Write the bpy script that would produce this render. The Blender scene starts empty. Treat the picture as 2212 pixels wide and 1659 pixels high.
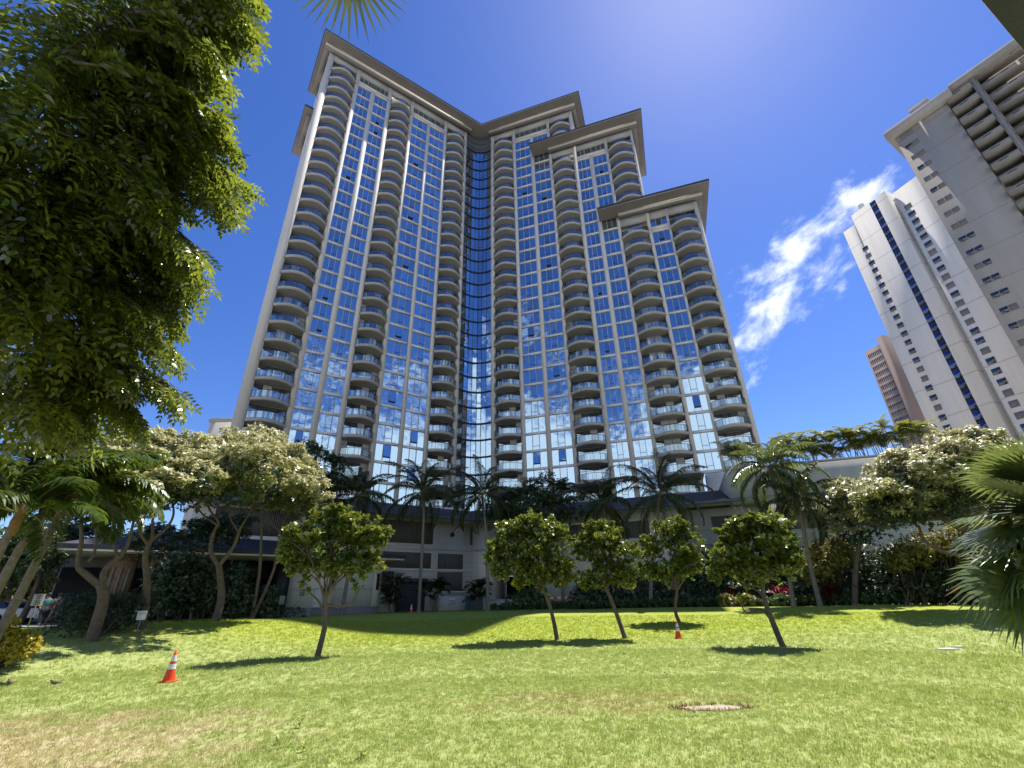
import bpy, math, random
import numpy as np
from mathutils import Vector, Matrix

# ------------------------------------------------------------------ camera
scene = bpy.context.scene
COL = scene.collection
EYE = 1.75
F, W, H = 456.0, 1024, 768
PITCH, ROLL = math.radians(25.5), math.radians(1.3)
camd = bpy.data.cameras.new('camera'); cam = bpy.data.objects.new('camera', camd); COL.objects.link(cam)
_f = Vector((0, math.cos(PITCH), math.sin(PITCH))); _u = Vector((0, -math.sin(PITCH), math.cos(PITCH))); _r = Vector((1, 0, 0))
_r2 = _r*math.cos(ROLL) - _u*math.sin(ROLL); _u2 = _u*math.cos(ROLL) + _r*math.sin(ROLL)
cam.matrix_world = Matrix(((_r2.x, _u2.x, -_f.x, 0), (_r2.y, _u2.y, -_f.y, 0), (_r2.z, _u2.z, -_f.z, EYE), (0, 0, 0, 1)))
camd.sensor_fit = 'HORIZONTAL'; camd.sensor_width = 36; camd.lens = F/W*36
camd.clip_start = 0.1; camd.clip_end = 6000
scene.camera = cam

# ------------------------------------------------------------------ sky and sun
SUN_AZ, SUN_EL = math.radians(41.5), math.radians(63.6)      # azimuth to the right of straight ahead
world = bpy.data.worlds.new('World'); scene.world = world; world.use_nodes = True
nt = world.node_tree; nt.nodes.clear()
def N(t, **k):
    n = nt.nodes.new(t)
    for a, b in k.items(): setattr(n, a, b)
    return n
def LK(a, b): nt.links.new(a, b)
def M(op, a, b=None, c=None, clamp=False):
    n = N('ShaderNodeMath', operation=op, use_clamp=clamp)
    for i, v in enumerate((a, b, c)):
        if v is None: continue
        if isinstance(v, (int, float)): n.inputs[i].default_value = v
        else: LK(v, n.inputs[i])
    return n.outputs[0]
def VD(vec, c):
    n = N('ShaderNodeVectorMath', operation='DOT_PRODUCT'); LK(vec, n.inputs[0]); n.inputs[1].default_value = c
    return n.outputs['Value']
sky = N('ShaderNodeTexSky', sky_type='NISHITA', sun_disc=False)
sky.sun_elevation = SUN_EL; sky.sun_rotation = SUN_AZ; sky.altitude = 0; sky.air_density = 0.9; sky.dust_density = 0.16; sky.ozone_density = 3.5
hs = N('ShaderNodeHueSaturation'); hs.inputs['Saturation'].default_value = 1.25; hs.inputs['Value'].default_value = 1.06
hs.inputs['Hue'].default_value = 0.516
LK(sky.outputs[0], hs.inputs['Color'])
tc = N('ShaderNodeTexCoord'); dirv = tc.outputs['Generated']
def azel(a, e):
    a, e = math.radians(a), math.radians(e)
    return Vector((math.sin(a)*math.cos(e), math.cos(a)*math.cos(e), math.sin(e)))
# a torn strip of cloud between the tower and the white high-rise
ca, cb = azel(29.5, 28.0), azel(48.5, 36.4)
cc = (ca+cb).normalized(); ct = (cb-ca); ct = (ct - cc*ct.dot(cc)).normalized(); cs = cc.cross(ct).normalized()
dc = M('MAXIMUM', VD(dirv, cc), 0.05)
uu = M('DIVIDE', VD(dirv, ct), dc); vv = M('DIVIDE', VD(dirv, cs), dc)
comb = N('ShaderNodeCombineXYZ'); LK(M('MULTIPLY', uu, 11.0), comb.inputs[0]); LK(M('MULTIPLY', vv, 17.0), comb.inputs[1])
n1 = N('ShaderNodeTexNoise'); n1.inputs['Scale'].default_value = 1.0; n1.inputs['Detail'].default_value = 9; n1.inputs['Roughness'].default_value = 0.58; n1.inputs['Distortion'].default_value = 0.2
LK(comb.outputs[0], n1.inputs['Vector'])
# wider towards the low end of the strip
wid = M('MAXIMUM', M('SUBTRACT', 0.078, M('MULTIPLY', uu, 0.15)), 0.036)
q = M('ADD', M('POWER', M('DIVIDE', uu, 0.25), 2.0), M('POWER', M('DIVIDE', vv, wid), 2.0))
msk = M('SUBTRACT', 1.0, q)
den = M('ADD', M('MULTIPLY', M('SUBTRACT', n1.outputs[0], 0.5), 4.6), M('MAXIMUM', M('MULTIPLY', msk, 0.62), -3.0))
mr = N('ShaderNodeMapRange', interpolation_type='SMOOTHSTEP'); mr.inputs[1].default_value = 0.05; mr.inputs[2].default_value = 1.5
LK(den, mr.inputs[0]); mask1 = M('MULTIPLY', mr.outputs[0], M('GREATER_THAN', VD(dirv, cc), 0.3))
# banks of cumulus low over the half of the sky behind the photographer (the windows mirror them)
sep = N('ShaderNodeSeparateXYZ'); LK(dirv, sep.inputs[0])
n2 = N('ShaderNodeTexNoise'); n2.inputs['Scale'].default_value = 3.4; n2.inputs['Detail'].default_value = 8; n2.inputs['Roughness'].default_value = 0.6
mp = N('ShaderNodeMapping'); mp.inputs['Scale'].default_value = (1, 1, 1.9); mp.inputs['Location'].default_value = (3.1, 1.7, 0.4)
LK(dirv, mp.inputs[0]); LK(mp.outputs[0], n2.inputs['Vector'])
low = M('SUBTRACT', 1.0, M('DIVIDE', sep.outputs[2], 0.54))
den2 = M('ADD', M('MULTIPLY', M('SUBTRACT', n2.outputs[0], 0.5), 4.0), M('MULTIPLY', low, 1.95))
mr2 = N('ShaderNodeMapRange', interpolation_type='SMOOTHSTEP'); mr2.inputs[1].default_value = 0.25; mr2.inputs[2].default_value = 1.0
LK(den2, mr2.inputs[0]); back = N('ShaderNodeMapRange', interpolation_type='SMOOTHSTEP'); back.inputs[1].default_value = 0.0; back.inputs[2].default_value = -0.25
LK(sep.outputs[1], back.inputs[0]); mask2 = M('MULTIPLY', mr2.outputs[0], back.outputs[0])
mx1 = N('ShaderNodeMixRGB'); LK(mask1, mx1.inputs[0]); LK(hs.outputs[0], mx1.inputs[1]); mx1.inputs[2].default_value = (7.6, 8.0, 8.8, 1)
mx2 = N('ShaderNodeMixRGB'); LK(M('MULTIPLY', mask2, 0.9), mx2.inputs[0]); LK(mx1.outputs[0], mx2.inputs[1]); mx2.inputs[2].default_value = (6.6, 8.0, 9.2, 1)
bg = N('ShaderNodeBackground'); bg.inputs['Strength'].default_value = 0.1; LK(mx2.outputs[0], bg.inputs['Color'])
wo = N('ShaderNodeOutputWorld'); LK(bg.outputs[0], wo.inputs['Surface'])
sund = bpy.data.lights.new('sun', 'SUN'); sund.energy = 5.0; sund.angle = math.radians(0.53); sund.color = (1.0, 0.955, 0.88)
sun = bpy.data.objects.new('sun', sund); COL.objects.link(sun)
sv = azel(math.degrees(SUN_AZ), math.degrees(SUN_EL)); sun.location = sv*200
sun.rotation_euler = sv.to_track_quat('Z', 'Y').to_euler()
scene.view_settings.view_transform = 'Standard'; scene.view_settings.look = 'None'
scene.view_settings.exposure = 0.8; scene.view_settings.gamma = 1.0
scene.cycles.max_bounces = 6; scene.cycles.diffuse_bounces = 3; scene.cycles.transparent_max_bounces = 12; scene.cycles.caustics_reflective = False; scene.cycles.caustics_refractive = False
scene.cycles.sample_clamp_indirect = 6.0
rng = np.random.default_rng(7); random.seed(7)

# ------------------------------------------------------------------ helpers
D2 = 2212/1024.0
def ray(x, y):
    """direction of a point of the photograph (measured on a 2212 px wide view)"""
    v = _r2*(x/D2-512) - _u2*(y/D2-384) + _f*F
    return v.normalized()
def at(x, y, d):
    """world point on that direction at horizontal distance d"""
    r = ray(x, y); t = d/math.hypot(r.x, r.y)
    return np.array((r.x*t, r.y*t, EYE+r.z*t))
def sstep(t): t = min(1.0, max(0.0, t)); return t*t*(3-2*t)
def gz(x, y):
    r = math.hypot(x, y)
    u = 0.05*math.sin(x*0.33+1.0)*math.sin(y*0.27)*sstep((r-5)/8)
    return 1.05*sstep((r-22+6*sstep((-x-8)/10))/18.0)*sstep((y+5)/18.0) + u*(1-sstep((r-40)/6))
def ground_at(x, y):
    r = ray(x, y); d = 3.0
    while d < 70:
        t = d/math.hypot(r.x, r.y)
        if EYE+r.z*t < gz(r.x*t, r.y*t): break
        d += 0.05
    return np.array((r.x*t, r.y*t, gz(r.x*t, r.y*t)))
def foot(x, d):
    """point of the ground at horizontal distance d under column x of the view"""
    r = ray(x, 1310); t = d/math.hypot(r.x, r.y)
    return np.array((r.x*t, r.y*t, gz(r.x*t, r.y*t)))
class MB:
    def __init__(s): s.v = []; s.f = []; s.n = 0
    def add(s, v, f, m=0):
        v = np.asarray(v, float).reshape(-1, 3); f = np.asarray(f, int)
        if len(v) == 0: return s
        s.v.append(v); s.f.append((f+s.n, m)); s.n += len(v); return s
    def box(s, lo, hi, m=0, fr=None):
        x0, y0, z0 = lo; x1, y1, z1 = hi
        v = np.array([(x0,y0,z0),(x1,y0,z0),(x1,y1,z0),(x0,y1,z0),(x0,y0,z1),(x1,y0,z1),(x1,y1,z1),(x0,y1,z1)], float)
        if fr is not None: v = fr(v)
        return s.add(v, [(0,3,2,1),(4,5,6,7),(0,1,5,4),(1,2,6,5),(2,3,7,6),(3,0,4,7)], m)
    def quad(s, a, b, c, d, m=0): return s.add([a,b,c,d], [(0,1,2,3)], m)
    def prism(s, poly, z0, z1, m=0, fr=None, cap=True):
        n = len(poly); v = np.array([(p[0],p[1],z0) for p in poly]+[(p[0],p[1],z1) for p in poly], float)
        if fr is not None: v = fr(v)
        s.add(v, [(i,(i+1)%n,n+(i+1)%n,n+i) for i in range(n)], m)
        if cap: s.add(v[:n][::-1], [tuple(range(n))], m); s.add(v[n:], [tuple(range(n))], m)
        return s
    def tube(s, pts, rad, k=7, m=0, cap=True):
        pts = np.asarray(pts, float); n = len(pts)
        rad = np.full(n, rad) if np.isscalar(rad) else np.asarray(rad, float)
        t = np.gradient(pts, axis=0); t /= np.linalg.norm(t, axis=1)[:, None]+1e-9
        ref = np.array((0.13, 0.21, 1.0)) if abs(t[0][2]) < 0.85 else np.array((1.0, 0.2, 0.1))
        a = np.cross(t, ref); a /= np.linalg.norm(a, axis=1)[:, None]+1e-9; b = np.cross(t, a)
        th = np.linspace(0, 2*np.pi, k, endpoint=False)
        v = pts[:, None, :] + rad[:, None, None]*(np.cos(th)[None, :, None]*a[:, None, :] + np.sin(th)[None, :, None]*b[:, None, :])
        f = [(i*k+j, i*k+(j+1) % k, (i+1)*k+(j+1) % k, (i+1)*k+j) for i in range(n-1) for j in range(k)]
        s.add(v.reshape(-1, 3), f, m)
        if cap: s.add(v[-1], [tuple(range(k))], m)
        return s
    def lathe(s, prof, c=(0,0,0), k=20, m=0):
        th = np.linspace(0, 2*np.pi, k, endpoint=False); n = len(prof)
        v = np.array([(c[0]+r*math.cos(t), c[1]+r*math.sin(t), c[2]+z) for r, z in prof for t in th])
        s.add(v, [(i*k+j, i*k+(j+1) % k, (i+1)*k+(j+1) % k, (i+1)*k+j) for i in range(n-1) for j in range(k)], m)
        return s
    def mesh(s, name, mats, smooth=False):
        me = bpy.data.meshes.new(name)
        V = np.concatenate(s.v) if s.v else np.zeros((0, 3))
        loops, starts, mi = [], [], []; st = 0
        for f, m in s.f:
            c, k = f.shape; loops.append(f.reshape(-1)); starts.append(st+np.arange(c)*k); mi.append(np.full(c, m)); st += c*k
        loops = np.concatenate(loops); starts = np.concatenate(starts); mi = np.concatenate(mi)
        me.vertices.add(len(V)); me.vertices.foreach_set('co', V.astype(np.float32).ravel())
        me.loops.add(len(loops)); me.loops.foreach_set('vertex_index', loops.astype(np.int32))
        me.polygons.add(len(starts)); me.polygons.foreach_set('loop_start', starts.astype(np.int32))
        try: me.polygons.foreach_set('loop_total', np.diff(np.append(starts, len(loops))).astype(np.int32))
        except Exception: pass
        me.polygons.foreach_set('material_index', mi.astype(np.int32))
        if smooth: me.polygons.foreach_set('use_smooth', np.ones(len(starts), bool))
        for m in (mats if isinstance(mats, (list, tuple)) else [mats]): me.materials.append(m)
        me.update(calc_edges=True); me.validate()
        return me
    def build(s, name, mats, parent=None, smooth=False):
        o = bpy.data.objects.new(name, s.mesh(name, mats, smooth)); COL.objects.link(o)
        if parent is not None: o.parent = parent
        return o
def tag(o, label=None, cat=None, group=None, kind=None):
    for k, v in (('label', label), ('category', cat), ('group', group), ('kind', kind)):
        if v: o[k] = v
    return o
def thing(name, loc, label, cat, group=None, rz=0.0):
    o = bpy.data.objects.new(name, None); COL.objects.link(o); o.location = loc; o.rotation_euler = (0, 0, rz)
    o.empty_display_size = 0.3
    return tag(o, label, cat, group)
def link_copy(src, parent):
    c = src.copy(); COL.objects.link(c); c.parent = parent; return c

# ------------------------------------------------------------------ materials
def mat(name, col, rough=0.8, metal=0.0, spec=0.3, noise=0.0, nscale=2.0, col2=None, bump=0.0, bscale=20.0, detail=5, streak=False, joints=0):
    m = bpy.data.materials.new(name); m.use_nodes = True; t = m.node_tree; b = t.nodes['Principled BSDF']
    b.inputs['Roughness'].default_value = rough; b.inputs['Metallic'].default_value = metal
    b.inputs['Specular IOR Level'].default_value = spec
    b.inputs['Base Color'].default_value = (*col, 1)
    geo = t.nodes.new('ShaderNodeNewGeometry')
    if noise > 0 or col2:
        n = t.nodes.new('ShaderNodeTexNoise'); n.inputs['Scale'].default_value = nscale; n.inputs['Detail'].default_value = detail; n.inputs['Roughness'].default_value = 0.6
        if streak:
            mpp = t.nodes.new('ShaderNodeMapping'); mpp.inputs['Scale'].default_value = (1.6, 1.6, 0.22); t.links.new(geo.outputs['Position'], mpp.inputs[0]); t.links.new(mpp.outputs[0], n.inputs['Vector'])
        else: t.links.new(geo.outputs['Position'], n.inputs['Vector'])
        r = t.nodes.new('ShaderNodeValToRGB'); c2 = col2 or tuple(c*(1-noise) for c in col)
        r.color_ramp.elements[0].position = 0.3; r.color_ramp.elements[1].position = 0.7
        r.color_ramp.elements[0].color = (*c2, 1); r.color_ramp.elements[1].color = (*col, 1)
        t.links.new(n.outputs[0], r.inputs[0]); t.links.new(r.outputs[0], b.inputs['Base Color'])
    if joints:
        sx = t.nodes.new('ShaderNodeSeparateXYZ'); t.links.new(geo.outputs['Position'], sx.inputs[0]); src = b.inputs['Base Color'].links[0].from_socket
        dv = t.nodes.new('ShaderNodeMath'); dv.operation = 'DIVIDE'; dv.inputs[1].default_value = joints; t.links.new(sx.outputs[2], dv.inputs[0])
        fr2 = t.nodes.new('ShaderNodeMath'); fr2.operation = 'FRACT'; t.links.new(dv.outputs[0], fr2.inputs[0])
        lt = t.nodes.new('ShaderNodeMath'); lt.operation = 'LESS_THAN'; lt.inputs[1].default_value = 0.035; t.links.new(fr2.outputs[0], lt.inputs[0])
        ml = t.nodes.new('ShaderNodeMath'); ml.operation = 'MULTIPLY'; ml.inputs[1].default_value = 0.4; t.links.new(lt.outputs[0], ml.inputs[0])
        st = t.nodes.new('ShaderNodeTexNoise'); st.inputs['Scale'].default_value = 0.9; st.inputs['Detail'].default_value = 7; st.inputs['Roughness'].default_value = 0.7
        ms = t.nodes.new('ShaderNodeMapping'); ms.inputs['Scale'].default_value = (1, 1, 0.07); t.links.new(geo.outputs['Position'], ms.inputs[0]); t.links.new(ms.outputs[0], st.inputs['Vector'])
        rs = t.nodes.new('ShaderNodeValToRGB'); rs.color_ramp.elements[0].position = 0.35; rs.color_ramp.elements[1].position = 0.6; rs.color_ramp.elements[0].color = (0.93, 0.92, 0.90, 1); rs.color_ramp.elements[1].color = (1, 1, 1, 1); t.links.new(st.outputs[0], rs.inputs[0])
        m1 = t.nodes.new('ShaderNodeMixRGB'); m1.blend_type = 'MULTIPLY'; m1.inputs[0].default_value = 1; t.links.new(src, m1.inputs[1]); t.links.new(rs.outputs[0], m1.inputs[2])
        m2 = t.nodes.new('ShaderNodeMixRGB'); t.links.new(ml.outputs[0], m2.inputs[0]); t.links.new(m1.outputs[0], m2.inputs[1]); m2.inputs[2].default_value = (0.2, 0.18, 0.16, 1); t.links.new(m2.outputs[0], b.inputs['Base Color'])
    if bump > 0:
        n = t.nodes.new('ShaderNodeTexNoise'); n.inputs['Scale'].default_value = bscale; n.inputs['Detail'].default_value = 4
        t.links.new(geo.outputs['Position'], n.inputs['Vector'])
        bp = t.nodes.new('ShaderNodeBump'); bp.inputs['Strength'].default_value = bump; bp.inputs['Distance'].default_value = 0.05
        t.links.new(n.outputs[0], bp.inputs['Height']); t.links.new(bp.outputs[0], b.inputs['Normal'])
    return m
def leafmat(name, c1, c2, trans=0.35, rough=0.35, spec=0.5, tcol=None, nscale=0.6, dead=None):
    """leaves: per-leaf colour, a shiny face and light passing through"""
    m = bpy.data.materials.new(name); m.use_nodes = True; t = m.node_tree; b = t.nodes['Principled BSDF']; out = t.nodes['Material Output']
    geo = t.nodes.new('ShaderNodeNewGeometry')
    r = t.nodes.new('ShaderNodeValToRGB'); r.color_ramp.elements[0].color = (*c1, 1); r.color_ramp.elements[1].color = (*c2, 1)
    if dead: e = r.color_ramp.elements.new(0.985); e.color = (*c2, 1); r.color_ramp.elements[2].color = (*dead, 1); r.color_ramp.elements[2].position = 0.995
    t.links.new(geo.outputs['Random Per Island'], r.inputs[0])
    t.links.new(r.outputs[0], b.inputs['Base Color']); b.inputs['Roughness'].default_value = rough; b.inputs['Specular IOR Level'].default_value = spec
    tr = t.nodes.new('ShaderNodeBsdfTranslucent')
    hsv = t.nodes.new('ShaderNodeHueSaturation'); hsv.inputs['Hue'].default_value = 0.475; hsv.inputs['Saturation'].default_value = 1.1; hsv.inputs['Value'].default_value = tcol or 2.2
    t.links.new(r.outputs[0], hsv.inputs['Color']); t.links.new(hsv.outputs[0], tr.inputs['Color'])
    mx = t.nodes.new('ShaderNodeMixShader'); mx.inputs[0].default_value = trans
    t.links.new(b.outputs[0], mx.inputs[1]); t.links.new(tr.outputs[0], mx.inputs[2]); t.links.new(mx.outputs[0], out.inputs['Surface'])
    return m
def glassmat(name, tint, dark, refl, rough=0.015, wob=0.0):
    """coated window glass: a mirror over a dark room"""
    m = bpy.data.materials.new(name); m.use_nodes = True; t = m.node_tree; out = t.nodes['Material Output']
    b = t.nodes['Principled BSDF']; b.inputs['Base Color'].default_value = (*dark, 1); b.inputs['Roughness'].default_value = 0.1
    g = t.nodes.new('ShaderNodeBsdfGlossy'); g.inputs['Color'].default_value = (*tint, 1); g.inputs['Roughness'].default_value = rough
    mx = t.nodes.new('ShaderNodeMixShader'); mx.inputs[0].default_value = refl
    if wob > 0:
        geo = t.nodes.new('ShaderNodeNewGeometry'); n = t.nodes.new('ShaderNodeTexNoise'); n.inputs['Scale'].default_value = 0.5; n.inputs['Detail'].default_value = 1.5
        t.links.new(geo.outputs['Position'], n.inputs['Vector'])
        bp = t.nodes.new('ShaderNodeBump'); bp.inputs['Strength'].default_value = wob; bp.inputs['Distance'].default_value = 0.12
        t.links.new(n.outputs[0], bp.inputs['Height']); t.links.new(bp.outputs[0], g.inputs['Normal'])
        hv = t.nodes.new('ShaderNodeMapRange'); hv.inputs[3].default_value = refl-0.10; hv.inputs[4].default_value = refl+0.12
        t.links.new(geo.outputs['Random Per Island'], hv.inputs[0]); t.links.new(hv.outputs[0], mx.inputs[0])
    t.links.new(b.outputs[0], mx.inputs[1]); t.links.new(g.outputs[0], mx.inputs[2]); t.links.new(mx.outputs[0], out.inputs['Surface'])
    return m
def ribmat(name, col, scale, u):
    m = mat(name, col, 0.75, noise=0.12, nscale=0.8); t = m.node_tree; b = t.nodes['Principled BSDF']
    geo = t.nodes.new('ShaderNodeNewGeometry'); dt = t.nodes.new('ShaderNodeVectorMath'); dt.operation = 'DOT_PRODUCT'; dt.inputs[1].default_value = (u[0], u[1], 0)
    t.links.new(geo.outputs['Position'], dt.inputs[0])
    s = t.nodes.new('ShaderNodeMath'); s.operation = 'MULTIPLY'; s.inputs[1].default_value = scale; t.links.new(dt.outputs['Value'], s.inputs[0])
    sn = t.nodes.new('ShaderNodeMath'); sn.operation = 'SINE'; t.links.new(s.outputs[0], sn.inputs[0])
    bp = t.nodes.new('ShaderNodeBump'); bp.inputs['Strength'].default_value = 1.0; bp.inputs['Distance'].default_value = 0.1
    t.links.new(sn.outputs[0], bp.inputs['Height']); t.links.new(bp.outputs[0], b.inputs['Normal'])
    return m
UL, UR = math.radians(54.8), math.radians(-72.0)
uLv, nLv = np.array((math.sin(UL), math.cos(UL))), np.array((-math.cos(UL), math.sin(UL)))
uRv, nRv = np.array((math.sin(UR), math.cos(UR))), np.array((math.cos(UR), -math.sin(UR)))
C_FACADE = mat('tower_concrete', (0.60, 0.56, 0.515), 0.85, noise=0.12, nscale=0.9, bump=0.12, bscale=9, streak=True)
C_WHITE = mat('white_stucco', (0.62, 0.57, 0.51), 0.85, noise=0.1, nscale=1.1, streak=True)
C_SOFFIT = mat('taupe_soffit', (0.27, 0.245, 0.225), 0.85, noise=0.14, nscale=0.35)
C_BALC = mat('balcony_concrete', (0.40, 0.38, 0.35), 0.85, noise=0.14, nscale=1.2)
C_EDGE = mat('dark_roof_edge', (0.05, 0.045, 0.045), 0.6)
C_RAIL = mat('bronze_rail', (0.035, 0.03, 0.028), 0.5, metal=0.3)
C_FRAME = mat('window_mullion', (0.55, 0.53, 0.50), 0.6)
C_BAND = mat('white_floor_band', (0.66, 0.62, 0.57), 0.8, noise=0.08, nscale=1.5)
C_DFRAME = mat('dark_mullion', (0.03, 0.035, 0.04), 0.5)
G_WIN = glassmat('mirror_window', (0.66, 0.78, 0.88), (0.012, 0.03, 0.06), 0.66, wob=0.35)
G_DARK = glassmat('dark_glass', (0.55, 0.66, 0.75), (0.012, 0.016, 0.018), 0.30, wob=0.2)
G_DOOR = glassmat('balcony_door_glass', (0.75, 0.85, 0.95), (0.015, 0.018, 0.02), 0.45, wob=0.2)
G_RAIL = bpy.data.materials.new('rail_glass'); G_RAIL.use_nodes = True
_t = G_RAIL.node_tree; _t.nodes.remove(_t.nodes['Principled BSDF'])
_tr = _t.nodes.new('ShaderNodeBsdfTransparent'); _tr.inputs[0].default_value = (0.62, 0.66, 0.70, 1)
_gl = _t.nodes.new('ShaderNodeBsdfGlossy'); _gl.inputs['Color'].default_value = (0.8, 0.93, 0.95, 1); _gl.inputs['Roughness'].default_value = 0.03
_mx = _t.nodes.new('ShaderNodeMixShader'); _mx.inputs[0].default_value = 0.28
_t.links.new(_tr.outputs[0], _mx.inputs[1]); _t.links.new(_gl.outputs[0], _mx.inputs[2]); _t.links.new(_mx.outputs[0], _t.nodes['Material Output'].inputs['Surface'])
C_ROOF = mat('slate_roof', (0.055, 0.055, 0.068), 0.75, noise=0.3, nscale=3, bump=0.3, bscale=14)
C_POD = mat('podium_stucco', (0.58, 0.555, 0.52), 0.9, noise=0.1, nscale=0.6, streak=True, joints=1.45)
C_BASE = mat('grey_base_band', (0.22, 0.21, 0.205), 0.9, noise=0.12, nscale=1.5)
C_DARK = mat('painted_dark', (0.012, 0.012, 0.013), 0.9)  # near-black colour stands for the darkness of deep spaces
C_GUT = mat('blue_grey_gutter', (0.10, 0.11, 0.13), 0.5)
C_DOORG = mat('roll_door_grey', (0.05, 0.055, 0.065), 0.6)
C_BARK = mat('grey_bark', (0.17, 0.13, 0.095), 0.9, noise=0.45, nscale=6, bump=0.6, bscale=25)
C_PBARK = mat('palm_bark', (0.24, 0.20, 0.16), 0.9, noise=0.4, nscale=7, bump=0.7, bscale=18)
C_BLACK = mat('black_metal', (0.015, 0.015, 0.017), 0.5)
C_ORANGE = mat('cone_orange', (0.82, 0.085, 0.02), 0.6, noise=0.3, nscale=9)
C_REFL = mat('cone_white_band', (0.70, 0.69, 0.67), 0.45, noise=0.2, nscale=14)
C_SIGN = mat('sign_white', (0.75, 0.75, 0.73), 0.6)
C_TEXT = mat('sign_black', (0.02, 0.02, 0.02), 0.6)
C_RED = mat('red_paint', (0.5, 0.05, 0.03), 0.6)
C_STREET = mat('asphalt', (0.10, 0.10, 0.105), 0.9, noise=0.25, nscale=0.8)
C_PAVE = mat('pavement_concrete', (0.34, 0.33, 0.31), 0.9, noise=0.15, nscale=1.2)
C_TEAL = mat('teal_gate_metal', (0.13, 0.23, 0.25), 0.5)
L_GRAPE = leafmat('clusia_leaf', (0.065, 0.10, 0.018), (0.145, 0.18, 0.036), trans=0.31, rough=0.24, spec=0.8, dead=(0.34, 0.20, 0.03))
L_UMB = leafmat('sunlit_umbrella_leaf', (0.22, 0.24, 0.09), (0.60, 0.58, 0.33), trans=0.18, rough=0.36, spec=0.8)  # cream tone puts the sun on the crowns into the leaf colour
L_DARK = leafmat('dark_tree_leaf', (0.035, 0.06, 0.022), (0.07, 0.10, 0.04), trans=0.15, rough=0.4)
L_NEAR = leafmat('pinnate_leaf', (0.04, 0.06, 0.010), (0.095, 0.125, 0.022), trans=0.44, rough=0.22, spec=1.0, tcol=3.3)
L_PALM = leafmat('coconut_leaf', (0.04, 0.06, 0.02), (0.08, 0.10, 0.035), trans=0.22, rough=0.38, spec=0.5)
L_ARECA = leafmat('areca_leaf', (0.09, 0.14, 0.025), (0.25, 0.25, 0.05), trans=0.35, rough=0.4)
L_DAREC = leafmat('shaded_areca_leaf', (0.03, 0.05, 0.022), (0.055, 0.08, 0.035), trans=0.2, rough=0.4)  # darker copy of the areca leaf, shade put into the colour
L_FAN = leafmat('fan_palm_leaf', (0.075, 0.12, 0.035), (0.15, 0.19, 0.06), trans=0.25, rough=0.3, spec=0.6, dead=(0.30, 0.2, 0.06))
L_LEAN = leafmat('feather_palm_leaf', (0.035, 0.07, 0.012), (0.075, 0.11, 0.02), trans=0.35, rough=0.35, dead=(0.3, 0.22, 0.04))
L_YEL = leafmat('golden_leaf', (0.32, 0.30, 0.03), (0.58, 0.48, 0.05), trans=0.35, rough=0.5, tcol=1.3)
L_LIME = leafmat('lime_leaf', (0.15, 0.16, 0.025), (0.27, 0.25, 0.05), trans=0.35, rough=0.45, tcol=1.6)
L_HEDGE = leafmat('hedge_leaf', (0.03, 0.05, 0.015), (0.07, 0.09, 0.03), trans=0.2, rough=0.45)
L_WEED = leafmat('weed_leaf', (0.20, 0.27, 0.06), (0.33, 0.38, 0.12), trans=0.3, rough=0.5)
L_RED = leafmat('ti_leaf', (0.14, 0.012, 0.01), (0.30, 0.025, 0.018), trans=0.2, rough=0.4, tcol=1.4)
L_GCOV = leafmat('groundcover_leaf', (0.05, 0.09, 0.03), (0.12, 0.17, 0.06), trans=0.25, rough=0.4)

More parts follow.
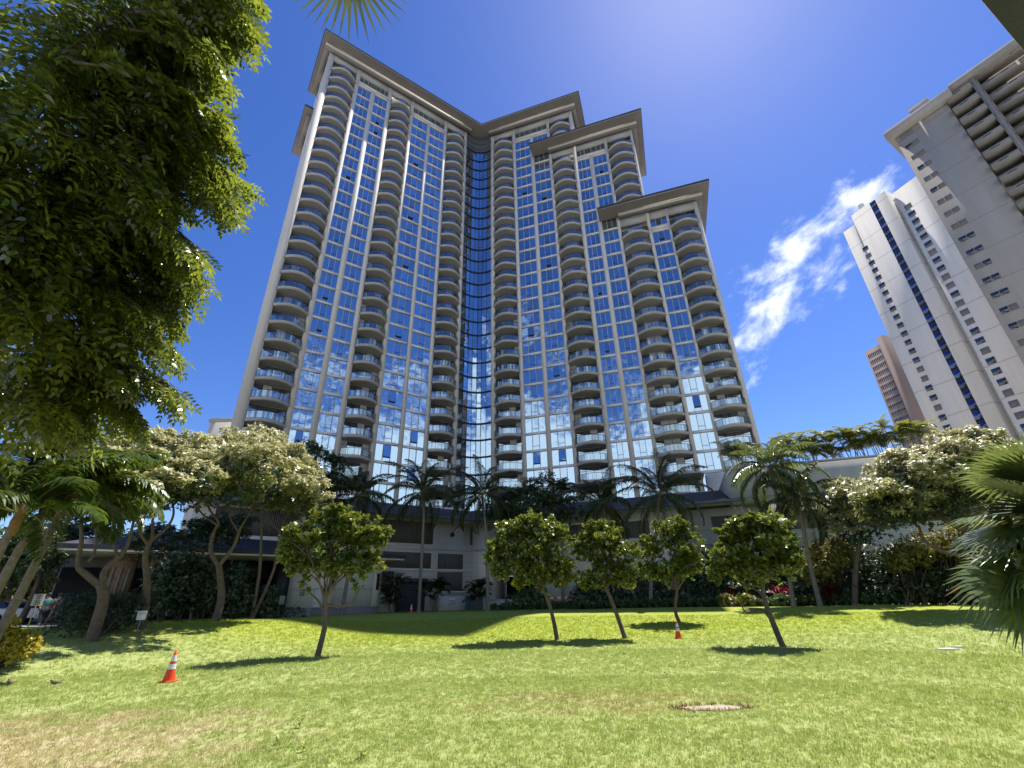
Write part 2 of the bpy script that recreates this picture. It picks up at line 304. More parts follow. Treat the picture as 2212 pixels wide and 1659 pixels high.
# ------------------------------------------------------------------ ground
def grass_colour(m, mixval=1.0):
    t = m.node_tree; b = t.nodes['Principled BSDF']; geo = t.nodes.new('ShaderNodeNewGeometry')
    def noise(s, d, loc=(0, 0, 0)):
        n = t.nodes.new('ShaderNodeTexNoise'); n.inputs['Scale'].default_value = s; n.inputs['Detail'].default_value = d; n.inputs['Roughness'].default_value = 0.62
        mp = t.nodes.new('ShaderNodeMapping'); mp.inputs['Location'].default_value = loc; t.links.new(geo.outputs['Position'], mp.inputs[0]); t.links.new(mp.outputs[0], n.inputs['Vector'])
        return n.outputs[0]
    def ramp(x, stops):
        r = t.nodes.new('ShaderNodeValToRGB'); el = r.color_ramp.elements
        el[0].position, el[0].color = stops[0][0], (*stops[0][1], 1); el[1].position, el[1].color = stops[-1][0], (*stops[-1][1], 1)
        for p, c in stops[1:-1]: e = el.new(p); e.color = (*c, 1)
        t.links.new(x, r.inputs[0]); return r.outputs[0]
    def math_(op, a, c):
        n = t.nodes.new('ShaderNodeMath'); n.operation = op
        for i, v in enumerate((a, c)):
            if isinstance(v, (int, float)): n.inputs[i].default_value = v
            else: t.links.new(v, n.inputs[i])
        return n.outputs[0]
    def mix(f, a, c):
        n = t.nodes.new('ShaderNodeMixRGB')
        if isinstance(f, float): n.inputs[0].default_value = f
        else: t.links.new(f, n.inputs[0])
        for i, v in ((1, a), (2, c)):
            if isinstance(v, tuple): n.inputs[i].default_value = (*v, 1)
            else: t.links.new(v, n.inputs[i])
        return n.outputs[0]
    base = ramp(noise(1.3, 6), [(0.3, (0.28, 0.33, 0.105)), (0.55, (0.35, 0.395, 0.14)), (0.75, (0.42, 0.43, 0.185))])
    fine = ramp(noise(38, 3), [(0.32, (0.82, 0.83, 0.79)), (0.7, (1.1, 1.1, 1.08))])
    mul = t.nodes.new('ShaderNodeMixRGB'); mul.blend_type = 'MULTIPLY'; mul.inputs[0].default_value = 0.8; t.links.new(base, mul.inputs[1]); t.links.new(fine, mul.inputs[2])
    sp = t.nodes.new('ShaderNodeSeparateXYZ'); t.links.new(geo.outputs['Position'], sp.inputs[0])
    # dry straw-coloured patches: a big one near the left corner, smaller worn spots elsewhere
    def spot(cx, cy, rx, ry):
        a = math_('POWER', math_('DIVIDE', math_('SUBTRACT', sp.outputs[0], cx), rx), 2.0)
        c = math_('POWER', math_('DIVIDE', math_('SUBTRACT', sp.outputs[1], cy), ry), 2.0)
        return math_('SUBTRACT', 1.0, math_('ADD', a, c))
    nz = math_('MULTIPLY', math_('SUBTRACT', noise(1.1, 7, (4, 2, 0)), 0.5), 3.4)
    big = ramp(math_('ADD', spot(-7.6, 7.6, 4.6, 3.6), nz), [(0.0, (0, 0, 0)), (0.9, (.85, .85, .85))])
    med = ramp(math_('ADD', math_('MULTIPLY', spot(1.6, 10.5, 3.4, 1.5), 0.9), nz), [(0.12, (0, 0, 0)), (0.95, (0.45, 0.45, 0.45))])
    few = ramp(math_('ADD', math_('MULTIPLY', math_('SUBTRACT', noise(0.33, 3, (9, 5, 0)), 0.62), 5.0), nz), [(0.3, (0, 0, 0)), (1.0, (0.6, 0.6, 0.6))])
    far = ramp(math_('DIVIDE', sp.outputs[1], 60.0), [(0.34, (0, 0, 0)), (0.44, (1, 1, 1))])
    c = mix(far, mul.outputs[0], mix(0.7, mul.outputs[0], (0.29, 0.34, 0.02)))
    c = mix(few, c, (0.36, 0.33, 0.15)); c = mix(med, c, (0.36, 0.28, 0.14)); c = mix(big, c, (0.46, 0.38, 0.23))
    t.links.new(c, b.inputs['Base Color'])
C_LAWN = mat('lawn_turf', (0.1, 0.15, 0.03), 0.9, spec=0.15, bump=0.7, bscale=45); grass_colour(C_LAWN)
C_BLADE = mat('grass_blade', (0.1, 0.16, 0.03), 0.6, spec=0.25); grass_colour(C_BLADE)
_t = C_BLADE.node_tree; _b = _t.nodes['Principled BSDF']; _tl = _t.nodes.new('ShaderNodeBsdfTranslucent')
_src = _b.inputs['Base Color'].links[0].from_socket; _br = _t.nodes.new('ShaderNodeMixRGB'); _br.blend_type = 'MULTIPLY'; _br.inputs[0].default_value = 1; _br.inputs[2].default_value = (1.42, 1.5, 0.95, 1)
_t.links.new(_src, _br.inputs[1]); _t.links.new(_br.outputs[0], _tl.inputs[0]); _mx = _t.nodes.new('ShaderNodeMixShader'); _mx.inputs[0].default_value = 0.40
_t.links.new(_b.outputs[0], _mx.inputs[1]); _t.links.new(_tl.outputs[0], _mx.inputs[2]); _t.links.new(_mx.outputs[0], _t.nodes['Material Output'].inputs['Surface'])
def sheet(name, material, r0, r1, a0, a1, nr, na_, dz=0.0, rr=None):
    rings = np.linspace(r0, r1, nr) if rr is None else rr; th = np.radians(np.linspace(a0, a1, na_)); g = MB()
    v = np.array([(r*math.sin(t), r*math.cos(t), gz(r*math.sin(t), r*math.cos(t))+dz) for r in rings for t in th])
    g.add(v, [(i*na_+j, (i+1)*na_+j, (i+1)*na_+j+1, i*na_+j+1) for i in range(len(rings)-1) for j in range(na_-1)])
    return tag(g.build(name, material, smooth=True), kind='structure')
sheet('ground', C_PAVE, 0, 0, -180, 180, 0, 181, -0.06, np.concatenate([np.linspace(0.3, 60, 100), np.geomspace(64, 4000, 24)]))
sheet('lawn', C_LAWN, 0, 0, -66, 82, 0, 150, 0.0, np.concatenate([np.linspace(0.5, 30, 70), np.linspace(30.5, 54, 40)]))
sheet('road', C_STREET, 45, 95, -75, -37.5, 40, 30, 0.0)
sheet('pavement', C_PAVE, 37.5, 42.5, -72, -38.6, 8, 30, 0.06)
sheet('pavement', C_PAVE, 45.5, 47.0, -72, -39.5, 4, 30, 0.012)
# grass: tufts scattered over the lawn, thinner with distance
tuft = []
for k in range(3):
    b = MB()
    for i in range(9):
        a = random.uniform(0, 6.28); px, py = random.uniform(-.05, .05), random.uniform(-.05, .05); h = random.uniform(.02, .05); w = random.uniform(.0025, .0045)
        lx, ly = random.uniform(-.03, .03), random.uniform(-.03, .03); ca_, sa_ = math.cos(a)*w, math.sin(a)*w
        b.add([(px-ca_, py-sa_, 0), (px+ca_, py+sa_, 0), (px+lx*.4+ca_*.8, py+ly*.4+sa_*.8, h*.6), (px+lx*.4-ca_*.8, py+ly*.4-sa_*.8, h*.6), (px+lx, py+ly, h)], [(0, 1, 2, 3)])
        b.add([(px+lx*.4-ca_*.8, py+ly*.4-sa_*.8, h*.6), (px+lx*.4+ca_*.8, py+ly*.4+sa_*.8, h*.6), (px+lx, py+ly, h)], [(0, 1, 2)])
    o = bpy.data.objects.new('grass_tuft', b.mesh('grass_tuft', C_BLADE)); tuft.append(o)
tcoll = bpy.data.collections.new('grass_tufts')
for o in tuft: tcoll.objects.link(o)
pts = []
for r0, r1, dens in ((5.0, 9, 420), (9, 14, 260), (14, 21, 110), (21, 34, 40)):
    a0, a1 = math.radians(-58), math.radians(58); n = int(dens*(a1-a0)*(r1*r1-r0*r0)/2)
    rr = np.sqrt(rng.uniform(r0*r0, r1*r1, n)); aa = rng.uniform(a0, a1, n)
    pts.append(np.c_[rr*np.sin(aa), rr*np.cos(aa)])
pts = np.concatenate(pts)
DIRT = ground_at(1537, 1530)
keep = ((pts[:, 0]-DIRT[0])/0.56)**2+((pts[:, 1]-DIRT[1]+0.05)/0.20)**2 > 1
pts = pts[keep]
pz = np.array([gz(x, y)-0.004 for x, y in pts])
me = bpy.data.meshes.new('lawn_grass'); me.vertices.add(len(pts)); me.vertices.foreach_set('co', np.c_[pts, pz].astype(np.float32).ravel())
at_s = me.attributes.new('siz', 'FLOAT', 'POINT'); dist = np.hypot(pts[:, 0], pts[:, 1]); at_s.data.foreach_set('value', (rng.uniform(.55, 1.25, len(pts))*(1+np.clip((dist-9)/16, 0, .9))).astype(np.float32))
go = bpy.data.objects.new('lawn_grass', me); COL.objects.link(go); tag(go, 'short green lawn grass with dry straw patches', 'grass', kind='stuff')
ng = bpy.data.node_groups.new('grass_scatter', 'GeometryNodeTree')
ng.interface.new_socket('Geometry', in_out='INPUT', socket_type='NodeSocketGeometry'); ng.interface.new_socket('Geometry', in_out='OUTPUT', socket_type='NodeSocketGeometry')
gi = ng.nodes.new('NodeGroupInput'); gg = ng.nodes.new('NodeGroupOutput'); iop = ng.nodes.new('GeometryNodeInstanceOnPoints'); ci = ng.nodes.new('GeometryNodeCollectionInfo')
ci.inputs['Collection'].default_value = tcoll; ci.inputs['Separate Children'].default_value = True; ci.inputs['Reset Children'].default_value = True; iop.inputs['Pick Instance'].default_value = True
rv = ng.nodes.new('FunctionNodeRandomValue'); rv.data_type = 'FLOAT_VECTOR'; rv.inputs[0].default_value = (-.25, -.25, 0); rv.inputs[1].default_value = (.25, .25, 6.28)
na = ng.nodes.new('GeometryNodeInputNamedAttribute'); na.data_type = 'FLOAT'; na.inputs[0].default_value = 'siz'
ng.links.new(gi.outputs[0], iop.inputs['Points']); ng.links.new(ci.outputs[0], iop.inputs['Instance']); ng.links.new(rv.outputs[0], iop.inputs['Rotation']); ng.links.new(na.outputs[0], iop.inputs['Scale']); ng.links.new(iop.outputs[0], gg.inputs[0])
go.modifiers.new('scatter', 'NODES').node_group = ng
# bare patch with a ragged rim
b = MB(); kk = 28; c0 = DIRT.copy()
def dring(s, dz, wob): return [(c0[0]+s*(0.58+wob*math.sin(3*t+1)+wob*.6*math.sin(7*t))*math.cos(t), c0[1]-0.05+s*(0.21+wob*.4*math.sin(5*t+2))*math.sin(t), c0[2]+dz) for t in np.linspace(0, 6.283, kk, endpoint=False)]
R0, R1 = dring(1.0, 0.012, 0.1), dring(0.72, 0.006, 0.1)
b.add(R0+R1, [(i, (i+1) % kk, kk+(i+1) % kk, kk+i) for i in range(kk)]); b.add(R1, [tuple(range(kk))])
tag(b.build('bare_soil', mat('bare_soil', (0.50, 0.39, 0.31), 0.95, noise=0.3, nscale=9, bump=0.6, bscale=30)), kind='structure')

# ------------------------------------------------------------------ the apartment tower
def frame(n, u, Dd):
    def fr(v):
        v = np.asarray(v, float).reshape(-1, 3)
        xy = n[None, :]*(Dd-v[:, 1:2]) + u[None, :]*v[:, 0:1]
        return np.c_[xy, v[:, 2]]
    return fr
DL, DR = 66.0, 70.3
fL, fR = frame(nLv, uLv, DL), frame(nRv, uRv, DR)
def meet(oL, oR):
    A = np.array([nLv, nRv]); return np.linalg.solve(A, [DL-oL, DR-oR])
Z0, FH = 30.23, 3.05
def Z(k): return Z0 + FH*k
KB = -5
tower = thing('apartment_tower', (meet(-6, -6)[0], meet(-6, -6)[1], 1.0), 'tall pale apartment tower of stacked curved balconies and mirror windows, stepping down in three roofs', 'apartment tower')
TO = np.array(tower.location)
def tb(mb, name, mats, parent=None, smooth=False):
    """build in world coordinates under the tower"""
    mb.v = [v-TO for v in mb.v]
    return mb.build(name, mats, tower if parent is None else parent, smooth)
wall = MB()
piersL = [(2.3, 3.4), (8.2, 8.95), (11.6, 12.45), (15.2, 16.0), (20.45, 21.1), (24.7, 25.35), (28.9, 29.6), (34.2, 34.85)]
piersR1 = [(26.15, 26.9), (20.7, 21.4), (16.35, 17.1), (12.3, 12.85), (6.75, 7.5)]
piersR2 = [(3.4, 4.15), (0.0, 0.55), (-5.45, -4.9)]
piersR3 = [(-8.85, -8.45), (-14.15, -13.5)]
mids = {(11.6, 12.45), (24.7, 25.35), (16.35, 17.1)}
ZB = 14.5
for p in piersL: wall.box((p[0], -1.1, ZB), (p[1], 0.0, 100.65 if p in mids else 105.2), 0, fL)
for p in piersR1: wall.box((p[0], -1.1, ZB), (p[1], 0.0, 100.65 if p in mids else 105.2), 0, fR)
for p in piersR2: wall.box((p[0], -1.1, ZB), (p[1], 0.0, 88.45 if p == piersR2[0] else 93.0), 0, fR)
for p in piersR3: wall.box((p[0], -1.1, ZB), (p[1], 0.0, 68.6), 0, fR)
winL = [(8.95, 11.6, 23), (12.45, 15.2, 23), (21.1, 24.7, 23), (25.35, 28.9, 23)]
winR = [(17.1, 20.7, 23), (12.85, 16.35, 23), (4.15, 6.75, 19), (0.55, 3.4, 19), (-8.45, -5.45, 11)]
balL = [(3.4, 8.2, 23), (16.0, 20.45, 23), (29.6, 34.2, 23)]
balR = [(21.4, 26.15, 23), (7.5, 12.3, 23), (-4.9, 0.0, 19), (-13.5, -8.85, 11)]
# floor bands across the window bays, header walls and beams at the three roof levels
for fr, wins in ((fL, winL), (fR, winR)):
    for a0, a1, kt in wins:
        for k in range(KB, kt+1): wall.box((a0+.003, -0.2, Z(k)-0.2), (a1-.003, 0.05, Z(k)+0.2), 1, fr)
def head(fr, a0, a1, dz): wall.box((a0, -0.6, 103.5+dz), (a1, -0.003, 105.25+dz), 2, fr)  # darker concrete paints in the shade below the roofs
def beam(fr, a0, a1, dz):
    wall.box((a0+0.004, -0.3, 100.6+dz), (a1-0.004, 0.22, 101.4+dz), 0, fr)
for a0, a1 in ((3.4, 8.2), (8.95, 15.2), (16.0, 20.45), (21.1, 28.9), (29.6, 34.2)): head(fL, a0, a1, 0)
for a0, a1 in ((21.4, 26.15), (12.85, 20.7), (7.5, 12.3)): head(fR, a0, a1, 0)
for a0, a1 in ((7.5, 12.3), (0.55, 6.75), (-4.9, 0.0)): head(fR, a0, a1, -12.2)
for a0, a1 in ((-4.9, 0.0), (-8.45, -5.45), (-13.5, -8.85)): head(fR, a0, a1, -36.6)
beam(fL, 8.95, 15.2, 0); beam(fL, 21.1, 28.9, 0); beam(fR, 12.85, 20.7, 0); beam(fR, 0.55, 6.75, -12.2); beam(fR, -8.45, -5.45, -36.6)
# cores (closed bodies behind the facades)
def core(fr, a0, a1, o0, o1, z1): wall.box((a0, o1, ZB), (a1, o0, z1), 0, fr)
core(fL, 2.35, 34.8, -1.12, -12.0, 105.6); core(fR, 6.8, 26.85, -1.12, -14.0, 105.55)
core(fR, -5.4, 6.79, -1.12, -12.0, 93.3); core(fR, -14.1, -5.41, -1.12, -11.0, 68.9); core(fL, 2.6, 12.0, -12.02, -17.0, 93.2)
# low grey wall under the lowest storeys
wall.box((-14.15, -0.9, 10.5), (26.9, -0.02, ZB), 0, fR); wall.box((2.3, -0.9, 10.5), (34.85, -0.02, ZB), 0, fL)
tb(wall, 'facade_wall', [C_FACADE, C_BAND, C_BALC])
def roof(poly, z, label=None):
    r = MB(); r.prism(poly, z, z+0.22, 0)
    e = MB(); cx = np.mean(poly, axis=0)
    big = [tuple(np.array(p)+(np.array(p)-cx)/np.linalg.norm(np.array(p)-cx)*0.12) for p in poly]
    e.prism(big, z+0.224, z+0.62, 0)
    o = tb(r, 'roof', C_SOFFIT); tb(e, 'roof_edge', C_EDGE, o); return o
def q(fr, a, o): p = fr([(a, o, 0)])[0]; return (p[0], p[1])
OV = 3.2; mc = meet(OV, OV); mb_ = meet(-14, -14)
r1 = roof([q(fL, 0.5, OV), (mc[0], mc[1]), q(fR, 4.4, OV), q(fR, 4.4, -15.5), (mb_[0], mb_[1]), q(fL, 0.5, -11.5)], 105.9)
r2 = roof([q(fR, 16.5, OV), q(fR, -7.75, OV), q(fR, -7.75, -14), q(fR, 6.7, -14), q(fR, 6.7, 0.01), q(fR, 16.5, 0.01)], 93.55)
r3 = roof([q(fR, 3.65, OV), q(fR, -16.35, OV), q(fR, -16.35, -13), q(fR, -5.5, -13), q(fR, -5.5, 0.01), q(fR, 3.65, 0.01)], 69.35)
r4 = roof([q(fL, 0.63, -5.7), q(fL, 2.28, -5.7), q(fL, 2.28, -12.1), q(fL, 12, -12.1), q(fL, 12, -18.7), q(fL, 0.63, -18.7)], 93.5)
def frieze(fr, a0, a1, z, par, dep=None, back=8.0):
    f = MB(); s = 1 if a1 > a0 else -1
    f.box((min(a0, a1), 1.02, z), (max(a0, a1), 1.2, z+0.68), 0, fr); f.box((min(a0, a1)+.02, 0.02, z+.03), (max(a0, a1)-.02, 1.018, z+0.66), 1, fr)
    return tb(f, 'frieze_beam', [C_WHITE, C_SOFFIT], par)
frieze(fL, 1.2, 35.45, 105.2, r1); frieze(fR, 26.95, 5.7, 105.2, r1)
frieze(fR, 12.75, -6.6, 92.86, r2); frieze(fR, 0.1, -15.2, 68.66, r3)
for fr, a0, a1, o1, z, rr in ((fL, 1.2, 2.28, -10, 105.2, r1), (fR, 5.7, 6.73, -12, 105.2, r1), (fR, -6.6, -5.47, -11, 92.86, r2), (fR, -15.2, -14.17, -10, 68.66, r3), (fL, 1.35, 2.28, -15, 92.86, r4)):
    f = MB(); f.box((a0, o1, z), (a1, 0.015 if fr is not fL or z > 100 else -7.2, z+0.68), 0, fr); tb(f, 'frieze_beam', C_SOFFIT, rr)
# windows
def window_mesh(w, seed, cler=False):
    r = np.random.default_rng(seed); h = FH-0.38; gm, fm = MB(), MB()
    for i in range(3):
        a0, a1 = w*i/3, w*(i+1)/3; t = r.normal(0, 0.0012, 3)
        gm.add([(a0, t[0]*3, 0), (a1, t[1]*3, 0), (a1, t[1]*3+t[2]*6, h), (a0, t[0]*3+t[2]*6, h)], [(0, 1, 2, 3)])
    for i in (1, 2): fm.box((w*i/3-0.03, 0.02, 0), (w*i/3+0.03, 0.09, h), 0)
    fm.box((0, 0.02, 0), (0.035, 0.09, h), 0); fm.box((w-0.035, 0.02, 0), (w, 0.09, h), 0)
    x0, x1 = w/3+0.03, 2*w/3-0.03; opn = r.random() < 0.16
    fm.box((x0, 0.02, 0.63), (x1, 0.06, 0.67), 1)
    for xx in (x0, x1-0.03): fm.box((xx, 0.02, 0.67), (xx+0.018, 0.05, h), 1)
    if opn:
        fm.box((x0, 0.03, 0.67), (x1, 0.3, 0.71), 1); gm.add([(x0+.02, 0.28, 0.71), (x1-.02, 0.28, 0.71), (x1-.02, 0.04, h-.02), (x0+.02, 0.04, h-.02)], [(0, 1, 2, 3)])
        fm.add([(x0, 0.03, 0.70), (x0, 0.28, 0.70), (x0, 0.04, h)], [(0, 1, 2)], 1); fm.add([(x1, 0.03, 0.70), (x1, 0.28, 0.70), (x1, 0.04, h)], [(0, 1, 2)], 1)
    return gm, fm
def balcony_meshes(w, seed):
    r = np.random.default_rng(seed); n = 16; s = 1.35
    xs = np.linspace(-0.12, w+0.12, n+1); ys = 0.22+s*np.sin(np.pi*np.linspace(0.0, 1, n+1))**0.85
    slab, rail, gl, door = MB(), MB(), MB(), MB()
    top = [(x, y, 0.08) for x, y in zip(xs, ys)]; mid = [(x, y, -0.16) for x, y in zip(xs, ys)]
    low = [(x*0.94+w*0.03, y*0.86, -0.30) for x, y in zip(xs, ys)]
    V = top+mid+low; m = n+1
    slab.add(V, [(i, i+1, m+i+1, m+i) for i in range(n)]+[(m+i, m+i+1, 2*m+i+1, 2*m+i) for i in range(n)])
    bk = [(0.005, -1.1, 0), (w-0.005, -1.1, 0)]
    slab.add([(x, y, 0.08) for x, y in zip(xs, ys)]+[(w+.12, 0.0, .08), (w-0.005, 0.0, 0.08), (w-0.005, -1.1, 0.08), (0.005, -1.1, 0.08), (0.005, 0.0, .08), (-.12, 0.0, .08)], [tuple(range(m+6))])
    slab.add(low+[(w-0.005, 0.0, -0.30), (w-0.005, -1.1, -0.30), (0.005, -1.1, -0.30), (0.005, 0.0, -0.30)], [tuple(range(m+4))])
    rx = np.linspace(0.0, w, n+1); ry = 0.16+s*0.94*np.sin(np.pi*np.linspace(0.0, 1, n+1))**0.85
    rail.tube(np.c_[rx, ry, np.full(m, 1.17)], 0.035, 5); rail.tube(np.c_[rx, ry, np.full(m, 0.17)], 0.018, 4)
    for i in (0, 3, 6, 8, 10, 13, 16): rail.box((rx[i]-0.018, ry[i]-0.02, 0.08), (rx[i]+0.018, ry[i]+0.02, 1.16))
    for e, sx in ((0, 0.0), (n, w)):
        rail.tube([(rx[e], 0.0, 1.17), (rx[e], ry[e], 1.17)], 0.03, 4)
    gl.add([(x, y+0.004, 0.19) for x, y in zip(rx, ry)]+[(x, y+0.004, 1.12) for x, y in zip(rx, ry)], [(i, i+1, m+i+1, m+i) for i in range(n)])
    # glazed doors at the back of the recess, with a curtain drawn behind one leaf
    hh = FH-0.38
    for i in range(4):
        a0, a1 = w*i/4, w*(i+1)/4; t = r.normal(0, 0.004, 2)
        door.add([(a0, -1.04+t[0], 0.08), (a1, -1.04+t[1], 0.08), (a1, -1.04+t[1], hh), (a0, -1.04+t[0], hh)], [(0, 1, 2, 3)], 2 if r.random() < 0.24 else 0)
        door.box((a1-0.025, -1.03, 0.08), (a1+0.025, -0.99, hh), 1)
    door.box((0, -1.03, hh-0.62), (w, -0.995, hh-0.57), 1)
    # things left on the balcony floor are too small to be lifted out: only the slab, rail, glass and doors are built
    return slab, rail, gl, door
C_CURT = mat('drawn_curtain', (0.42, 0.41, 0.39), 0.9)
DOORM = [G_DOOR, C_DFRAME, C_CURT]
units = []
for fr, lst, kind in ((fL, winL, 'w'), (fR, winR, 'w'), (fL, balL, 'b'), (fR, balR, 'b')):
    for ci_, (a0, a1, kt) in enumerate(lst):
        for k in range(KB, kt+1):
            if kind == 'w' and k == kt and False: continue
            if kind == 'b' and fr is fR and abs(a0-7.5) < .1 and k in (20, 21): continue
            if kind == 'b' and fr is fR and abs(a0+4.9) < .1 and k in (12, 13): continue
            p = fr([((a0+a1)/2, 0, Z(k)+1.4)])[0]
            units.append((np.linalg.norm(p-np.array((0, 0, EYE))), kind, fr, a0, a1, k, kt))
units.sort(key=lambda t: t[0])
wcount, bcount, meshes = 0, 0, {}
rest_w, rest_wf, rest_b = MB(), MB(), [MB(), MB(), MB(), MB()]
def fmat(fr, a, z):
    """matrix placing a unit built as (along, outward, up) on a facade, relative to the tower"""
    o = fr([(a, 0, z)])[0]-TO; ax = fr([(a+1, 0, z)])[0]-TO-o; ay = fr([(a, 1, z)])[0]-TO-o
    return Matrix(((ax[0], ay[0], 0, o[0]), (ax[1], ay[1], 0, o[1]), (0, 0, 1, o[2]), (0, 0, 0, 1)))
CHEST = set()
for dist_, kind, fr, a0, a1, k, kt in units:
    w = a1-a0
    if kind == 'w':
        z = Z(k)+0.19; seed = int(rng.integers(0, 14)); off = -0.13
        if wcount < 100:
            key = ('w', round(w, 2), seed)
            if key not in meshes:
                gm, fm = window_mesh(w, seed*31+int(w*100)); meshes[key] = (gm.mesh('window', G_WIN), fm.mesh('frame', [C_FRAME, C_DFRAME]))
            o = bpy.data.objects.new('window', meshes[key][0]); COL.objects.link(o); o.parent = tower
            o.matrix_local = fmat(fr, a0, z) @ Matrix.Translation((0, off, 0))
            f = bpy.data.objects.new('frame', meshes[key][1]); COL.objects.link(f); f.parent = o
            wcount += 1
        else:
            gm, fm = window_mesh(w, int(rng.integers(0, 9999)))
            for src, dst in ((gm, rest_w), (fm, rest_w)):
                for ff, m in src.f: pass
            for v, (ff, m) in zip(gm.v, gm.f): dst = rest_w; n0 = dst.n; dst.add(fr(v+np.array((a0, off, z))), ff-ff.min() , 0)
            base = 0
            for v, (ff, m) in zip(fm.v, fm.f): rest_w.add(fr(v+np.array((a0, off, z))), ff-ff.min(), 1+m)
    else:
        z = Z(k)
        if bcount < 100:
            seed = int(rng.integers(0, 4)); key = ('b', round(w, 2), seed)
            if key not in meshes:
                s_, r_, g_, d_ = balcony_meshes(w, seed*17+int(w*100))
                meshes[key] = (s_.mesh('balcony', C_BALC), r_.mesh('railing', C_RAIL), g_.mesh('glass_panel', G_RAIL), d_.mesh('sliding_door', DOORM))
            ms = meshes[key]
            o = bpy.data.objects.new('balcony', ms[0]); COL.objects.link(o); o.parent = tower; o.matrix_local = fmat(fr, a0, z)
            for nm, m in zip(('railing', 'glass_panel', 'sliding_door'), ms[1:]):
                c = bpy.data.objects.new(nm, m); COL.objects.link(c); c.parent = o
            bcount += 1
        else:
            for mi_, src in enumerate(balcony_meshes(w, int(rng.integers(0, 9999)))):
                for v, (ff, m) in zip(src.v, src.f): rest_b[0].add(fr(v+np.array((a0, 0, z))), ff-ff.min(), (0, 1, 2, 3+m)[mi_])
tag(tb(rest_w, 'window', [G_WIN, C_FRAME, C_DFRAME]), kind='stuff')
tag(tb(rest_b[0], 'balcony', [C_BALC, C_RAIL, G_RAIL]+DOORM), kind='stuff')
# patio chairs standing behind some of the lower rails
def patio_chair():
    b = MB()
    for x in (-.24, .24):
        for y in (-.22, .22): b.tube([(x, y, 0), (x*.95, y*.95, .42)], .02, 5)
        b.tube([(x, .22, .42), (x, .3, .9)], .02, 5); b.tube([(x, -.22, .62), (x, .24, .62)], .02, 5)
    b.box((-.26, -.24, .4), (.26, .24, .46)); b.add([(-.25, .25, .5), (.25, .25, .5), (.25, .31, .92), (-.25, .31, .92)], [(0, 1, 2, 3)]); b.add([(-.25, .27, .5), (.25, .27, .5), (.25, .33, .92), (-.25, .33, .92)], [(0, 1, 2, 3)])
    return b
chm = [patio_chair().mesh('patio_chair', m) for m in (mat('white_chair', (.6, .6, .58), .6), mat('brown_chair', (.10, .07, .05), .7))]
for fr, a0, a1 in ((fL, 3.4, 8.2), (fL, 16.0, 20.45), (fL, 29.6, 34.2), (fR, 21.4, 26.15), (fR, 7.5, 12.3), (fR, -4.9, 0.0), (fR, -13.5, -8.85)):
    for k in range(-4, 5):
        if random.random() < .55: continue
        for _c in range(random.choice((1, 2, 2))):
            p = fr([(random.uniform(a0+.9, a1-.9), random.uniform(.1, .8), Z(k)+.085)])[0]; o = bpy.data.objects.new('patio_chair', random.choice(chm)); COL.objects.link(o); o.location = p; o.rotation_euler = (0, 0, random.uniform(0, 6.28))
            tag(o, 'small patio chair behind the glass rail of a lower tower balcony', 'chair', 'chairs on the tower balconies')
# clerestory strips under the roofs
cl, clf = MB(), MB()
for fr, a0, a1, dz, n in ((fL, 8.95, 15.2, 0, 8), (fL, 21.1, 28.9, 0, 8), (fR, 12.85, 20.7, 0, 8), (fR, 0.55, 6.75, -12.2, 8), (fR, -8.45, -5.45, -36.6, 4)):
    for i in range(n):
        x0, x1 = a0+(a1-a0)*i/n, a0+(a1-a0)*(i+1)/n
        cl.add(fr([(x0, -0.3, 101.4+dz), (x1, -0.3, 101.4+dz), (x1, -0.3, 103.5+dz), (x0, -0.3, 103.5+dz)]), [(0, 1, 2, 3)])
        if i: clf.box((x0-0.03, -0.28, 101.4+dz), (x0+0.03, -0.2, 103.5+dz), 0, fr)
co = tb(cl, 'clerestory_window', G_DARK); tb(clf, 'frame', C_FRAME, co)
# the curved glass bay in the inner corner
pA, pB = fL([(34.85, -0.05, 0)])[0][:2], fR([(26.9, -0.05, 0)])[0][:2]
ch = pB-pA; cl_ = np.linalg.norm(ch); ch /= cl_; nn = np.array((-ch[1], ch[0])); nn = nn if nn[1] > 0 else -nn
def arc(t, off=0.0): return pA+ch*cl_*t+nn*(1.25*4*t*(1-t)+off)
cw, cm = MB(), MB(); NP = 7
for k in range(KB, 23):
    for i in range(NP):
        a, b_ = arc(i/NP), arc((i+1)/NP); t = rng.normal(0, 0.01, 2)
        z0, z1 = Z(k)+0.14, Z(k+1)-0.14
        cw.add([(*a, z0), (*b_, z0), (*(b_+nn*t[0]), z1), (*(a+nn*t[0]), z1)], [(0, 1, 2, 3)])
        if i: cm.tube([(*arc(i/NP, -0.03), z0), (*arc(i/NP, -0.03), z1)], 0.035, 4)
        if i in (1, 4):
            c0, c1 = arc((i+.06)/NP, -0.05), arc((i+.94)/NP, -0.05)
            cm.tube([(*c0, z1), (*c0, z0+0.7), (*c1, z0+0.7), (*c1, z1)], 0.03, 4)
for k in range(KB, 24):
    ts = np.linspace(0, 1, 15)
    ring = lambda off, z: [(*arc(t, off), z) for t in ts]
    V = ring(-0.16, Z(k)-0.14)+ring(-0.16, Z(k)+0.14)+ring(0.03, Z(k)-0.14)+ring(0.03, Z(k)+0.14)
    n = 15; cm.add(V, [(i, i+1, n+i+1, n+i) for i in range(n-1)]+[(i, i+1, 2*n+i+1, 2*n+i) for i in range(n-1)]+[(n+i, n+i+1, 3*n+i+1, 3*n+i) for i in range(n-1)])
ts = np.linspace(0, 1, 15); V = [(*arc(t, -0.05), 100.5) for t in ts]+[(*arc(t, -0.05), 105.9) for t in ts]
cm.add(V, [(i, i+1, 15+i+1, 15+i) for i in range(14)], 1)  # dark grey band paints the top glass as lying in slab shadow
for z in (101.6, 103.4): cm.tube([(*arc(t, -0.12), z) for t in ts], 0.12, 4, 1)
